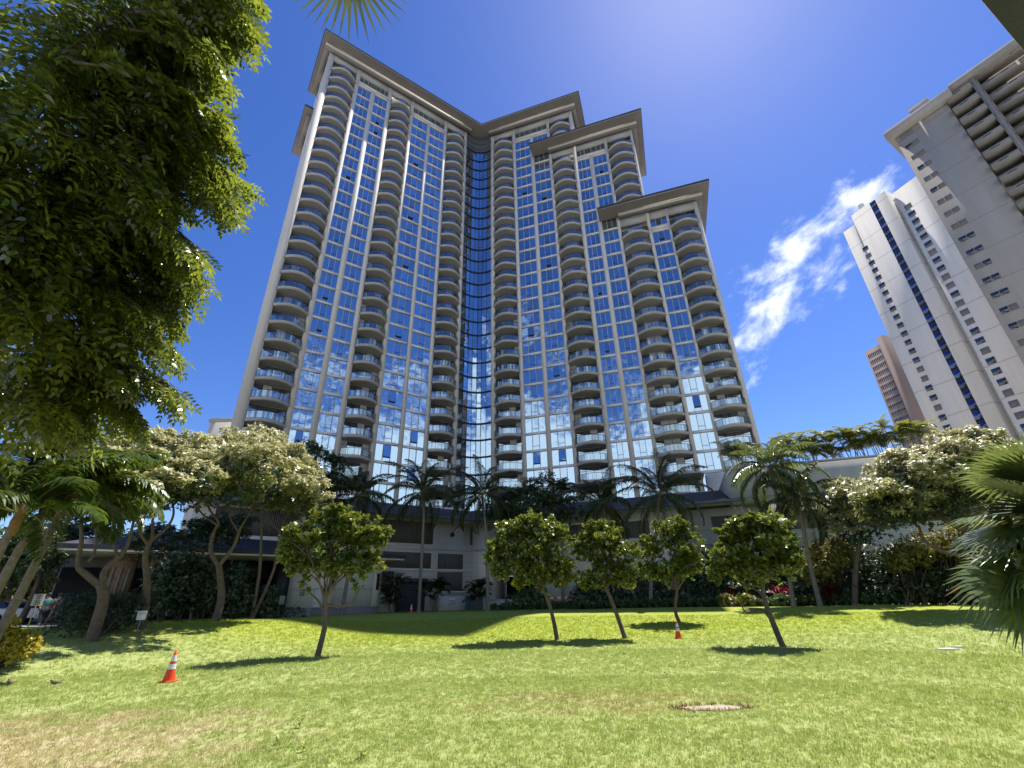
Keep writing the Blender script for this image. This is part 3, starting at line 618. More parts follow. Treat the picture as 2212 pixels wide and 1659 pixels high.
cw_o = tb(cw, 'curtain_wall', G_WIN); tb(cm, 'mullions', [C_DFRAME, mat('shadow_grey_band', (0.075, 0.085, 0.095), 0.5, noise=0.2, nscale=1.5)], cw_o)
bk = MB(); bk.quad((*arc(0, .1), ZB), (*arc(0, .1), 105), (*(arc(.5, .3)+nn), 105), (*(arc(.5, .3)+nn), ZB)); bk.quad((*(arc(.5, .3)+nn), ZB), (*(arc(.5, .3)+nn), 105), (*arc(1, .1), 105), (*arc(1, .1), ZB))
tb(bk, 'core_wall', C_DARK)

# ------------------------------------------------------------------ podium, garage, entrance pavilion
WL, WR = 48.5, 51.5
fPL, fPR = frame(nLv, uLv, WL), frame(nRv, uRv, WR)
GB = 0.4
pc = np.linalg.solve(np.array([nLv, nRv]), [WL, WR]); aLc, aRc = float(pc@uLv), float(pc@uRv)
C_PANEL_L = ribmat('ribbed_panel_left', (0.20, 0.185, 0.17), 42, uLv); C_PANEL_R = ribmat('ribbed_panel_right', (0.20, 0.185, 0.17), 36, uRv)
pod = thing('podium_building', (pc[0], pc[1], 0.9), 'long low pale podium with ribbed grey panels and dark sloping roof under the tower', 'podium building')
PO = np.array(pod.location)
def pb(mb, name, mats, parent=None, smooth=False):
    mb.v = [v-PO for v in mb.v]; return mb.build(name, mats, pod if parent is None else parent, smooth)
w = MB()
w.box((0.4, -6, GB), (aLc+0.4, 0, 10.3), 0, fPL)
w.box((-1.0, -6, GB), (aRc-7.4, 0, 10.297), 0, fPR); w.box((aRc-2.2, -6, GB), (aRc+0.4, 0.004, 10.295), 0, fPR); w.box((aRc-7.41, -6, 4.6), (aRc-2.19, -0.004, 10.293), 0, fPR)
w.box((-8, -0.2, 10.3), (-1.0, -6, 10.5), 0, fPR)
# string courses
for z in (7.15, 4.95): w.box((9.0, 0.0, z-0.12), (aLc-0.2, 0.07, z+0.12), 0, fPL)
w.box((23.0, 0.0, 2.72), (27.5, 0.06, 2.9), 0, fPL)
for z in (9.3, 7.15): w.box((-1.0, 0.0, z-0.1), (aRc-0.2, 0.06, z+0.1), 0, fPR)
pb(w, 'wall', C_POD)
def panel(fr, a0, a1, z0, z1, m):
    p = MB(); p.box((a0, 0.0, z0), (a1, 0.045, z1), 0, fr); pb(p, 'wall_panel', m)
for a0, a1, z0, z1 in ((9.5, 16.1, 7.6, 9.9), (16.7, 23.0, 7.62, 9.9), (2.0, 8.9, 7.6, 9.9), (16.9, 22.9, 5.15, 6.7), (16.9, 18.9, 2.9, 4.8), (23.75, 26.85, 5.15, 6.7), (23.75, 26.85, 2.95, 4.8), (27.7, 29.0, 7.75, 9.75)): panel(fPL, a0, a1, z0, z1, C_PANEL_L)
for a0, a1 in ((14.5, 18.0), (8.0, 13.0), (2.0, 6.5)): panel(fPR, a0, a1, 7.5, 9.15, C_PANEL_R)
fm_ = MB()
for a0, a1, z0, z1 in ((23.75, 26.9, 7.75, 9.35), (24.8, 25.9, 8.35, 9.1)):
    for lo, hi in (((a0, 0, z0), (a1, 0.03, z0+0.05)), ((a0, 0, z1-0.05), (a1, 0.03, z1)), ((a0, 0, z0+.05), (a0+0.05, 0.03, z1-.05)), ((a1-0.05, 0, z0+.05), (a1, 0.03, z1-.05))): fm_.box(lo, hi, 0, fPL)
pb(fm_, 'wall_moulding', C_WHITE)
d_ = MB(); d_.box((19.1, 0.0, GB), (22.4, 0.12, 3.75), 0, fPL)
for i in range(16): d_.box((19.3, 0.12, GB+0.15+i*0.2), (22.2, 0.15, GB+0.28+i*0.2), 0, fPL)
d_.box((19.0, 0.02, 3.76), (22.5, 0.5, 4.15), 0, fPL); pb(d_, 'roll_up_door', C_DOORG)
gm_ = MB(); gm_.box((aRc-7.3, -5.5, GB), (aRc-2.3, -5.3, 4.5), 0, fPR); pb(gm_, 'garage_dark_sheet', C_DARK)  # near-black sheet paints the shade inside the garage entrance
# the roof: eave along both wings, sloping up to the terraces
def P3(fr, a, o, z): return tuple(fr([(a, o, z)])[0])
def rm(o): p = np.linalg.solve(np.array([nLv, nRv]), [WL-o, WR-o]); return p
e1, e2 = rm(1.5), rm(-6.5)
rf = MB()
A_, B_, C_ = P3(fPL, -1.0, 1.5, 10.42), (e1[0], e1[1], 10.42), P3(fPR, -8.9+1.5, 1.5, 10.42)
A2, B2, C2 = P3(fPL, -1.0, -6.5, 12.9), (e2[0], e2[1], 12.9), P3(fPR, -6.4, -6.5, 12.9)
rf.add([A_, B_, B2, A2], [(0, 1, 2, 3)]); rf.add([B_, C_, C2, B2], [(0, 1, 2, 3)])
low = lambda p, z=10.12: (p[0], p[1], z)
rf.add([C_, C2, (C2[0], C2[1], 10.5)], [(0, 1, 2)])
ro = pb(rf, 'roof', C_ROOF)
gu = MB()
iA, iB, iC = P3(fPL, -1.0, 0.0, 10.12), (pc[0], pc[1], 10.12), P3(fPR, -7.4, 0.0, 10.12)
gu.add([low(A_), low(B_), iB, iA], [(0, 1, 2, 3)]); gu.add([low(B_), low(C_), iC, iB], [(0, 1, 2, 3)])
gu.add([low(C_), low(C_, 10.42), P3(fPR, -7.4, -1, 10.42), P3(fPR, -7.4, -1, 10.12)], [(0, 1, 2, 3)])
pb(gu, 'eave_soffit', C_WHITE, ro)
gt = MB()
for p0, p1 in ((A_, B_), (B_, C_)):
    a, b_ = np.array(p0), np.array(p1); dd = b_-a; dd /= np.linalg.norm(dd); nrm = np.array((dd[1], -dd[0], 0)); nrm = nrm if nrm@np.array((0, -1, 0)) > 0 else -nrm
    gt.add([a+nrm*.0-(0, 0, .3), b_-(0, 0, .3), b_+nrm*.13-(0, 0, .26), a+nrm*.13-(0, 0, .26), a+nrm*.16+(0, 0, .03), b_+nrm*.16+(0, 0, .03), b_+(0, 0, .03), a+(0, 0, .03)], [(0, 1, 2, 3), (3, 2, 5, 4), (4, 5, 6, 7)])
pb(gt, 'gutter', C_GUT, ro)
# terraces with dark canopies at the foot of the tower
def canopy(fr, a0, a1, z, o=3.5):
    t = MB(); t.box((a0, -0.3, z), (a1, o, z+0.16), 0, fr); t.prism([(a0+.3, -0.3), (a1-.3, -0.3), (a1-.3, o-.4), (a0+.3, o-.4)], z+.16, z+.42, 0, fr)
    c = pb(t, 'canopy', C_EDGE)
    p = MB()
    for a in (a0+0.35, a1-0.35): p.box((a-.07, o-.5, 12.6), (a+.07, o-.36, z), 0, fr)
    pb(p, 'post', C_BASE, c)
    q_ = MB(); q_.box((a0-.2, o+.2, 12.0), (a1+.2, o+.45, 14.55), 0, fr); q_.box((a0-.2, 0.1, 12.0), (a0+.05, o+.2, 14.5), 0, fr); q_.box((a1-.05, 0.1, 12.0), (a1+.2, o+.2, 14.5), 0, fr); pb(q_, 'terrace_wall', C_WHITE)
for a0, a1 in ((-5.6, -0.1), (6.9, 13.0), (20.9, 26.4)): canopy(fR, a0, a1, 16.9)
for a0, a1 in ((29.4, 34.6), (15.8, 20.8)): canopy(fL, a0, a1, 16.9)
t_ = MB(); t_.box((-14.1, 0.0, 10.5), (-6.0, 0.6, 17.6), 0, fR); pb(t_, 'terrace_wall', C_FACADE)
wl = MB(); wl.prism([(25.2, 0.0), (25.6, 0.0), (25.5, .32), (25.3, .32)], 8.55, 8.95, 0, fPL); wl.tube([P3(fPL, 25.4, 0.02, 9.0), P3(fPL, 25.7, .5, 9.5), P3(fPL, 26.0, .9, 9.9)], 0.04, 5); pb(wl, 'floodlight', C_BLACK)
# garage: the same wall line carried on to the right and higher
gar = thing('parking_garage', P3(fPR, -20, 0, 0.9), 'plain pale parking garage wall with a ribbed louvre band behind the right-hand trees', 'parking garage')
GO = np.array(gar.location)
def gb(mb, name, mats, parent=None): mb.v = [v-GO for v in mb.v]; return mb.build(name, mats, gar if parent is None else parent)
w = MB(); w.box((-48, -8, GB), (-1.01, -0.02, 9.9), 0, fPR); w.box((-48, -8, 10.0), (-6.2, 1.5, 13.2), 0, fPR); w.box((-48, -7.9, 9.9), (-9.3, 1.49, 10.0), 0, fPR)
w.box((-48, 1.5, 10.5), (-9.3, 1.53, 10.56), 0, fPR); gb(w, 'wall', mat('garage_stucco', (0.43, 0.42, 0.37), 0.9, noise=0.14, nscale=0.5, streak=True, joints=2.6))
w = MB(); w.box((-26, -0.02, 7.45), (-4.1, 0.03, 9.1), 0, fPR); gb(w, 'louvre_band', C_PANEL_R)
w = MB(); w.box((-48, 1.2, 13.2), (-6.2, 1.55, 13.35), 0, fPR); w.box((-48, -1.5, 13.2), (-10.5, 0.4, 13.7), 0, fPR); gb(w, 'planter_box', C_BASE)
# entrance pavilion
fV = frame(nLv, uLv, 43.5)
pav = thing('entrance_pavilion', P3(fV, 5, 0, 0.9), 'low entrance pavilion with dark hipped roof, deep shaded glass front and pale side wall', 'entrance pavilion')
VO = np.array(pav.location)
def vb(mb, name, mats, parent=None): mb.v = [v-VO for v in mb.v]; return mb.build(name, mats, pav if parent is None else parent)
w = MB(); w.box((8.1, -4.9, 1.65), (15.7, 0, 5.3), 0, fV); w.box((-6.5, -4.9, GB), (8.09, -3.2, 5.3), 1, fV); w.box((15.0, -0.02, 1.6), (15.75, 0.12, 5.29), 0, fV); w.box((11.2, -0.02, 1.6), (11.75, 0.1, 5.29), 0, fV)
w.box((8.1, 0.0, 3.02), (15.0, 0.012, 3.05), 1, fV); vb(w, 'wall', [C_POD, C_BASE])
w = MB(); w.box((8.08, -4.8, GB), (15.78, 0.05, 1.65), 0, fV); vb(w, 'base_band', C_BASE)
w = MB(); w.prism([(-6.3, 2.0), (17.0, 2.0), (17.0, -5), (-6.3, -5)], 5.3, 5.42, 0, fV); ev = vb(w, 'eave_soffit', C_WHITE)
w = MB(); z0_ = 5.43
V = [P3(fV, -6.4, 2.1, z0_), P3(fV, 17.1, 2.1, z0_), P3(fV, 17.1, -5, z0_), P3(fV, -6.4, -5, z0_), P3(fV, -6.4, 2.1, z0_+.28), P3(fV, 17.1, 2.1, z0_+.28), P3(fV, 17.1, -4.9, z0_+.28), P3(fV, -6.4, -5, z0_+.28), P3(fV, -2.5, -2.2, 7.15), P3(fV, 12.0, -4.85, 6.75), P3(fV, -2.5, -5.0, 7.2), P3(fV, 8, -4.9, 7.2)]
w.add(V, [(0, 1, 5, 4), (1, 2, 6, 5), (3, 0, 4, 7)]); w.add(V, [(4, 5, 9, 8)]); w.add(V, [(5, 6, 9)]); w.add(V, [(4, 8, 10, 7)]); w.add(V, [(8, 9, 11, 10)]); vb(w, 'roof', C_ROOF)
w = MB(); w.box((2.9, -2.4, 1.0), (8.08, -2.3, 3.9), 0, fV); w.box((-6.4, -3.1, 1.0), (2.7, -3.0, 4.6), 1, fV); gl_ = vb(w, 'glass_and_dark_front', [G_DARK, C_DARK])  # left sheet is near-black for the shaded depth, only the right is glass
w = MB()
for a in (2.9, 4.2, 5.6, 7.0, 8.0): w.box((a-.05, -2.3, 1.0), (a+.05, -2.2, 3.9), 0, fV)
w.box((2.9, -2.3, 3.9), (8.08, -2.2, 5.25), 0, fV); w.box((2.9, -2.3, 2.7), (8.0, -2.22, 2.78), 0, fV); vb(w, 'frame', C_BLACK, gl_)
w = MB(); w.box((7.2, 0.2, 0.9), (8.06, -2.1, 5.29), 0, fV); vb(w, 'side_screen', C_BLACK)
C_BRICK = mat('rough_stone', (0.26, 0.17, 0.115), 0.9, noise=0.5, nscale=5, bump=0.8, bscale=7)
for a0, a1 in ((-3.5, -2.05), (-1.45, -0.6)):
    w = MB(); w.box((a0, -0.8, GB), (a1, 0.6, 2.2), 1, fV); w.box((a0+.06, -0.75, 2.2), (a1-.06, 0.55, 5.3), 0, fV)
    for i in range(3): w.box((a0+.2+i*.42, 0.55, 1.5), (a0+.3+i*.42, 0.62, 4.4), 2, fV) if a1-a0 > 1 else None
    vb(w, 'column', [C_BRICK, C_PAVE, C_BASE])
w = MB(); w.box((10.1, 0.012, 0.95), (10.9, 0.05, 3.0), 0, fV); dr = vb(w, 'door', C_WHITE); w = MB(); w.tube([P3(fV, 10.25, .06, 1.95), P3(fV, 10.25, .13, 1.95), P3(fV, 10.4, .13, 1.95)], 0.02, 5); vb(w, 'handle', C_BLACK, dr)
w = MB(); w.box((8.95, 0.013, 2.5), (9.4, 0.05, 2.98), 0, fV)
for i in range(4): w.box((8.98, 0.05, 2.54+i*.11), (9.37, 0.07, 2.6+i*.11), 1, fV)
vb(w, 'vent', [C_WHITE, C_BLACK])
for a in (11.5, 15.4):
    w = MB(); w.box((a-.1, .1, 2.95), (a+.1, .3, 4.15), 0, fV); w.box((a-.13, .1, 4.15), (a+.13, .34, 4.25), 0, fV); w.box((a-.03, .02, 3.4), (a+.03, .1, 3.6), 0, fV); vb(w, 'wall_lantern', C_BLACK)
w = MB(); w.box((7.55, 0.205, 1.9), (7.95, 0.22, 2.55), 0, fV)
for i in range(5): w.box((7.6, 0.22, 2.0+i*.1), (7.9-.06*(i % 2), 0.224, 2.03+i*.1), 1, fV)
vb(w, 'notice', [C_PAVE, C_BASE])
# gate and low wall
def lettering(txt, size, mw, material, parent, ext=0.0015):
    cu = bpy.data.curves.new('txt', 'FONT'); cu.body = txt; cu.size = size; cu.align_x = 'CENTER'; cu.align_y = 'CENTER'; cu.extrude = ext; cu.space_line = 0.95
    o = bpy.data.objects.new('lettering', cu); COL.objects.link(o); dg = bpy.context.evaluated_depsgraph_get(); me = bpy.data.meshes.new_from_object(o.evaluated_get(dg)); COL.objects.unlink(o); bpy.data.objects.remove(o)
    me.materials.clear(); me.materials.append(material); o = bpy.data.objects.new('lettering', me); COL.objects.link(o); o.parent = parent; o.matrix_local = mw; return o
def single(mb, name, mats, label, cat, group=None, origin=None, smooth=False):
    org = np.array(origin if origin is not None else mb.v[0].mean(axis=0)); mb.v = [v-org for v in mb.v]
    o = mb.build(name, mats, None, smooth); o.location = org; return tag(o, label, cat, group)
def sub(mb, name, mats, par, smooth=False):
    org = np.array(par.location); mb.v = [v-org for v in mb.v]; return mb.build(name, mats, par, smooth)
fG = frame(nLv, uLv, 47.3)
w = MB(); w.box((23.6, -1.1, GB), (26.6, 0, 2.42), 0, fG); lw = single(w, 'low_wall', C_WHITE, 'short pale stucco wall carrying a small notice beside the patterned gate', 'wall', origin=P3(fG, 25, 0, .8))
w = MB(); w.box((24.6, 0.002, 1.55), (25.4, 0.02, 2.2), 0, fG); sg = sub(w, 'notice', C_SIGN, lw)
mw = Matrix(((uLv[0], 0, -nLv[0], 0), (uLv[1], 0, -nLv[1], 0), (0, 1, 0, 0), (0, 0, 0, 1)))
def mwat(fr, a, o, z, org): p = np.array(P3(fr, a, o, z))-np.array(org); m = mw.copy(); m.translation = p; return m
lettering('NO PARKING\nANY TIME\n---', 0.13, mwat(fG, 25.0, 0.022, 1.86, lw.location), C_TEXT, sg)
gt_ = thing('metal_gate', P3(fG, 28, 0, .8), 'teal grey metal gate with chevron bars between the low wall and palm trunk', 'gate')
w = MB()
for a in (26.7, 28.15, 29.6): w.box((a-.05, -.08, GB), (a+.05, .02, 2.45), 0, fG)
for z in (0.75, 2.4): w.box((26.7, -.06, z), (29.6, 0, z+.06), 0, fG)
sub(w, 'frame', C_TEAL, gt_)
w = MB()
for x0, x1 in ((26.75, 28.1), (28.2, 29.55)):
    for i in range(7): w.box((x0+(x1-x0)*i/7+.03, -.05, .8), (x0+(x1-x0)*i/7+.05, -.02, 2.4), 0, fG)
    for i in range(14):
        z = .85+i*.11; xm = (x0+x1)/2
        for xa, xb in ((x0, x0+.45), (x0+.45, x0+.9), (x0+.9, x1)): w.tube([P3(fG, xa, -.03, z), P3(fG, (xa+xb)/2, -.03, z+.12), P3(fG, xb, -.03, z)], .012, 3)
sub(w, 'bars', C_TEAL, gt_)
w = MB(); w.box((26.75, -.12, .75), (29.55, -.09, 2.3), 0, fG); sub(w, 'backing_panel', mat('dull_teal_panel', (0.10, 0.15, 0.165), 0.6), gt_)
w = MB(); w.box((29.7, -1.0, GB), (30.4, 0, 2.4), 0, fG); single(w, 'gate_pier', C_WHITE, 'pale stucco pier to the right of the patterned gate', 'pier', origin=P3(fG, 30, 0, .8))

# ------------------------------------------------------------------ high-rises behind
def on_line(azd, p, wdir):
    a = math.radians(azd); s, c = math.sin(a), math.cos(a)
    # p + t*w parallel to (s,c)
    t = (p[0]*c-p[1]*s)/(wdir[1]*s-wdir[0]*c); q_ = p+wdir*t; return q_, math.hypot(q_[0], q_[1])
def highrise(p, wdir):
    nrm = np.array((-wdir[1], wdir[0])); nrm = nrm if nrm@p < 0 else -nrm
    p0, w0 = p, wdir
    def fr(v):
        v = np.asarray(v, float).reshape(-1, 3); xy = p0[None]+w0[None]*v[:, 0:1]+nrm[None]*v[:, 1:2]; return np.c_[xy, v[:, 2]]
    def s_of(azd): q_, d = on_line(azd, p, wdir); return float((q_-p0)@w0), d
    return fr, s_of
C_CREAM = mat('cream_render', (0.66, 0.62, 0.56), 0.9, noise=0.05, nscale=0.3, streak=True, joints=8.55)
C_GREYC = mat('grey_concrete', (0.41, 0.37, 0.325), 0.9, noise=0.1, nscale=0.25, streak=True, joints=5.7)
C_GREYB = mat('shaded_balcony_concrete', (0.29, 0.26, 0.23), 0.9, noise=0.15, nscale=0.6)  # darker copy of the grey concrete, recess shade put into its colour
C_BROWN = mat('brown_render', (0.27, 0.20, 0.165), 0.9, noise=0.1, nscale=0.2)
C_WDARK = glassmat('small_dark_window', (0.5, 0.5, 0.52), (0.02, 0.02, 0.025), 0.13)
C_WPALE = mat('drawn_blind', (0.17, 0.155, 0.15), 0.8)
C_BLUEG = glassmat('blue_strip_glass', (0.22, 0.30, 0.60), (0.004, 0.008, 0.03), 0.2, wob=0.3)
pw = np.array((112.4, 112.4)); ww = np.array((-math.sin(math.radians(20)), math.cos(math.radians(20))))
fW, sW = highrise(pw, ww)
s_l, d_l = sW(43.75); s_1, d1 = sW(45.0); s_2, d2 = sW(48.6); s_3, d3 = sW(49.1); s_4, d4 = sW(51.6)
z_l, z_1, z_2, z_4 = EYE+.674*d_l, EYE+.703*d1, EYE+.7235*d2, EYE+.708*d3
wt = thing('white_high_rise', (*fW([(s_2, -8, 0)])[0][:2], 1.0), 'slim cream high-rise with a dark blue strip of glass running up its blank side', 'high-rise')
def xb(par):
    org = np.array(par.location)
    def f(mb, name, mats, parent=None): mb.v = [v-org for v in mb.v]; return mb.build(name, mats, par if parent is None else parent)
    return f
wbld = xb(wt)
b = MB(); b.box((s_1, -22, 1), (s_l, 0, z_l), 0, fW); b.box((s_2, -22, 1), (s_1-.001, 0.012, (z_1+z_2)/2), 0, fW); b.box((s_3+.001, -22, 1), (s_2-.001, -2.2, z_2-3.2), 0, fW); b.box((s_4, -22, 1), (s_3, 0.02, z_4), 0, fW)
b.tube([(*fW([(s_1-3.2, -1.2, 0)])[0][:2], z_1), (*fW([(s_1-3.2, -1.2, 0)])[0][:2], z_1+2.2)], .8, 10); wbld(b, 'wall', C_CREAM)
FHW = 2.85
sc, dcol = sW(45.0); sc -= 0.0
for i in range(26):
    z = EYE+.617*dcol-i*FHW
    if z < 14: break
    p_ = MB(); c = s_1+1.1 if False else sW(44.97)[0]; p_.box((c-.8, 0.012 if c < s_1 else 0.0, z-.8), (c+.8, 0.04, z+.8), random.choice((0, 0, 1)), fW)
    o = wbld(p_, 'window', [C_WDARK, C_WPALE])
c0, dst = sW(49.72)
for i in range(26):
    z = EYE+.664*dst-i*FHW
    if z < 20: break
    p_ = MB(); p_.box((c0-.9, 0.02, z-.85), (c0+.9, 0.05, z+.85), random.choice((0, 0, 1)), fW); wbld(p_, 'window', [C_WDARK, C_WPALE])
    p_ = MB(); c = sW(48.86)[0]; p_.box((c-.22, -2.2, z+.9), (c+.22, -2.16, z+1.3), 0, fW); wbld(p_, 'vent', C_BASE)
p_ = MB(); c, dd = sW(47.25); zt = EYE+.713*dd
i = 0
while zt-i*FHW > 12:
    z = zt-i*FHW; p_.box((c-.85, 0.012, z-2.0), (c+.85, 0.05, z), 0, fW); p_.box((c-.85, 0.012, z-FHW), (c+.85, 0.035, z-2.0), 1, fW); i += 1
so = wbld(p_, 'window_strip', [C_BLUEG, C_BLACK])
# grey tower with balconies
w2 = np.array((-math.sin(math.radians(31.6)), math.cos(math.radians(31.6)))); p2 = np.array((math.sin(math.radians(52.4))*96, math.cos(math.radians(52.4))*96))
fA, sA = highrise(p2, w2)
a_l, dl = sA(51.42); a_r, dr_ = sA(56.2); a_e = sA(80)[0]
zt = EYE+.83*sA(54)[1]
gt2 = thing('grey_high_rise', (*fA([(a_r, -8, 0)])[0][:2], 1.0), 'tall grey concrete high-rise with stacked balconies and one column of small windows', 'high-rise')
gbld = xb(gt2)
b = MB(); b.box((a_r, -18, 1), (a_l, 0, zt), 0, fA); b.box((a_e, -18, 1), (a_r-.001, -1.8, zt+1.2), 0, fA); gbld(b, 'wall', C_GREYC)
b = MB(); b.box((a_r-1.2, -18.5, zt), (a_l+1.0, 1.0, zt+1.9), 0, fA); b.box((a_r+1.6, -16, zt+1.9), (a_l-3.4, -.6, zt+4.4), 0, fA); b.box((a_e, -18.4, zt+1.25), (a_r-1.25, .8, zt+2.6), 0, fA); gbld(b, 'cornice', C_GREYC)
FHA = 2.85
for i in range(24):
    z = EYE+.822*sA(52.4)[1]-i*FHA-.2
    if z < 22: break
    c = sA(52.4)[0]
    p_ = MB()
    for k in (0, 1): p_.box((c-1.0+k*1.05, 0.0, z-.5), (c-.05+k*1.05, 0.03, z+.5), random.choice((0, 0, 1)), fA)
    wdo = gbld(p_, 'window', [C_WDARK, C_WPALE])
b = MB()
for i in range(25):
    z = zt+1.2-.3-i*FHA
    if z < 15: break
    b.box((a_e, -1.79, z-.25), (a_r-4.2, 0.0, z), 0, fA); b.box((a_r-3.6, -1.79, z-.25-1.2), (a_r-.2, 0.6, z-1.2), 0, fA)
    b.box((a_r-3.6, 0.5, z-1.2), (a_r-.2, .6, z-.3), 0, fA); b.box((a_r-.3, -1.7, z-1.2), (a_r-.2, 0.5, z-.3), 0, fA)
    b.box((a_r-2.3, .6, z-.75), (a_r-1.2, .63, z-.6), 1, fA)
    x = a_r-4.3; j = 0
    while x > a_e+1:
        L_ = 4.6; b.box((x-L_+.15, -.12, z), (x-.15, 0.02, z+.95), 0, fA)
        for u_ in (.9, 2.6): b.box((x-u_-.9, .02, z+.62), (x-u_, .05, z+.74), 1, fA)
        b.box((x-.1, -1.79, z), (x+.1, 0, z+FHA-.25), 0, fA) if j % 2 == 0 else None
        x -= L_; j += 1
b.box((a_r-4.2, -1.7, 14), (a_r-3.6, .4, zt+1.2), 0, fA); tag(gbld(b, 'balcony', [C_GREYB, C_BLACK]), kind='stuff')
# brown tower far behind
p3 = np.array((math.sin(math.radians(42.86))*230, math.cos(math.radians(42.86))*230)); zb_ = EYE+.42*230
fB, sB = highrise(p3, np.array((-math.sin(math.radians(10)), math.cos(math.radians(10)))))
wB = sB(41.35)[0]
bt = thing('brown_high_rise', (*p3, 1.0), 'distant brown high-rise with a gridded dark window face, half hidden by the cream tower', 'high-rise')
bbld = xb(bt); b = MB(); b.box((0, -40, 1), (wB, 0, zb_-1), 0, fB); b.box((-2.6, -40, 1), (-.01, .8, zb_+1.5), 0, fB); bbld(b, 'wall', C_BROWN)
b = MB()
for i in range(28):
    for j in range(8):
        z = zb_-5-i*3; x0 = 1+j*(wB-1.5)/8
        if z > 20: b.box((x0, 0, z), (x0+(wB-1.5)/8*.66, .05, z+2.0), 0, fB)
    z = zb_-4-i*3
    if z > 20: b.box((-2.61, -9.4, z), (-2.66, -8.2, z+1.5), 0, fB)
tag(bbld(b, 'window', C_WDARK), kind='stuff')
p4 = at(478, 912, 100)
b = MB(); b.box((p4[0]-2.2, p4[1], 1), (p4[0]+12, p4[1]+12, p4[2]), 0); b.box((p4[0]-2.4, p4[1]-.2, p4[2]), (p4[0]+12.2, p4[1]+12.2, p4[2]+.8), 1)
o = thing('beige_building', (p4[0], p4[1]+6, 1), 'small beige flat-roofed building peeping out left of the tower foot', 'building'); ob = xb(o); b1, b2_ = MB(), MB(); b1.v, b1.f, b1.n = b.v[:1], b.f[:1], 8; b2_.v = b.v[1:]; b2_.f = [(b.f[1][0]-8, 0)]; ob(b1, 'wall', C_FACADE); ob(b2_, 'parapet', C_BALC)
# the eave overhead at the upper right corner: roof of the building the photographer stands beside
r0 = ray(2212, 109); t0 = 3.0/r0.z; e0 = np.array((r0.x*t0, r0.y*t0)); eu = np.array((math.sin(math.radians(62)), math.cos(math.radians(62)))); en = np.array((eu[1], -eu[0]))
def fE(v): v = np.asarray(v, float).reshape(-1, 3); xy = e0[None]+eu[None]*v[:, 0:1]+en[None]*v[:, 1:2]; return np.c_[xy, v[:, 2]]
C_EAVE = mat('dark_grey_eave', (0.085, 0.085, 0.105), 0.85, noise=0.2, nscale=3, bump=0.3, bscale=30)
C_EAVE2 = mat('blue_grey_soffit', (0.045, 0.045, 0.065), 0.85)
o = thing('shelter_building', (*fE([(4, 4, 0)])[0][:2], 0), 'dark grey roof eave jutting in overhead beside the grey high-rise', 'shelter'); ob = xb(o)
b = MB(); b.box((-7, 0, EYE+3.0), (22, .62, EYE+3.35), 0, fE); ob(b, 'fascia', C_EAVE)
b = MB(); b.box((-7, .62, EYE+3.12), (22, 9, EYE+3.35), 0, fE); b.box((-7, 0.05, EYE+3.352), (22, 9, EYE+3.5), 0, fE); ob(b, 'roof', C_EAVE2)
b = MB(); b.box((-7, 3.6, -.2), (22, 8.8, EYE+3.115), 0, fE); ob(b, 'wall', C_POD)

# ------------------------------------------------------------------ vegetation builders
def unit(v): v = np.asarray(v, float); return v/(np.linalg.norm(v, axis=-1, keepdims=True)+1e-9)
HEXS = np.array([(0, 0), (0.32, 0.36), (0.72, 0.5), (1.0, 0.0), (0.72, -0.5), (0.32, -0.36)])
LANC = np.array([(0, 0), (0.25, 0.42), (0.55, 0.46), (1.0, 0.0), (0.55, -0.46), (0.25, -0.42)])
QUAD = np.array([(0, 0), (0.5, 0.5), (1.0, 0.0), (0.5, -0.5)])
def leaves(mb, c, d, n, L, Wd, shape=HEXS, m=0, curl=0.12):
    """many leaves at once: base points c, directions d, face normals n"""
    c = np.asarray(c); d = unit(d); n = unit(n - d*np.sum(n*d, axis=1, keepdims=True)); s = np.cross(d, n); N_ = len(c)
    L = np.broadcast_to(np.asarray(L, float), (N_,)); Wd = np.broadcast_to(np.asarray(Wd, float), (N_,)); k = len(shape)
    v = np.zeros((N_, k, 3))
    for i, (a, b) in enumerate(shape):
        v[:, i] = c + d*(L*a)[:, None] + s*(Wd*b)[:, None] - n*(L*curl*a*a)[:, None] + n*(Wd*0.18*abs(b)*2)[:, None]
    mb.add(v.reshape(-1, 3), np.arange(N_*k).reshape(N_, k), m)
def rosettes(mb, c, ax, per, L, Wd, spread=(0.5, 1.2), shape=HEXS, r=rng, m=0):
    """clusters of leaves splayed around an axis"""
    c = np.repeat(c, per, axis=0); ax = np.repeat(unit(ax), per, axis=0); N_ = len(c)
    t = unit(np.cross(ax, r.normal(size=(N_, 3)))); sp = r.uniform(*spread, N_)[:, None]
    d = ax*np.cos(sp)+t*np.sin(sp); nrm = ax*np.sin(sp)-t*np.cos(sp)
    leaves(mb, c + ax*r.uniform(-.3, .3, (N_, 1))*L, d, nrm+r.normal(0, .25, (N_, 3)), L*r.uniform(.7, 1.15, N_), Wd*r.uniform(.75, 1.15, N_), shape, m)
def lobe_points(lobes, n, r=rng, inner=0.5, flat=-0.35):
    """points spread through a set of ellipsoid boughs, mostly near their skin"""
    vol = np.array([(l[1][0]*l[1][1]*l[1][2])**0.72 for l in lobes]); vol /= vol.sum(); idx = r.choice(len(lobes), n, p=vol)
    u = unit(r.normal(size=(n, 3))); lowm = u[:, 2] < flat; u[lowm, 2] *= -0.5; u = unit(u)
    rad = inner+(1-inner)*r.random(n)**0.55
    rad *= 1+0.16*np.sin(u[:, 0]*5+idx)*np.sin(u[:, 1]*6+idx*2)+0.10*r.normal(size=n)
    C = np.array([l[0] for l in lobes])[idx]; R = np.array([l[1] for l in lobes])[idx]
    return C+u*R*rad[:, None], unit(u/R), idx
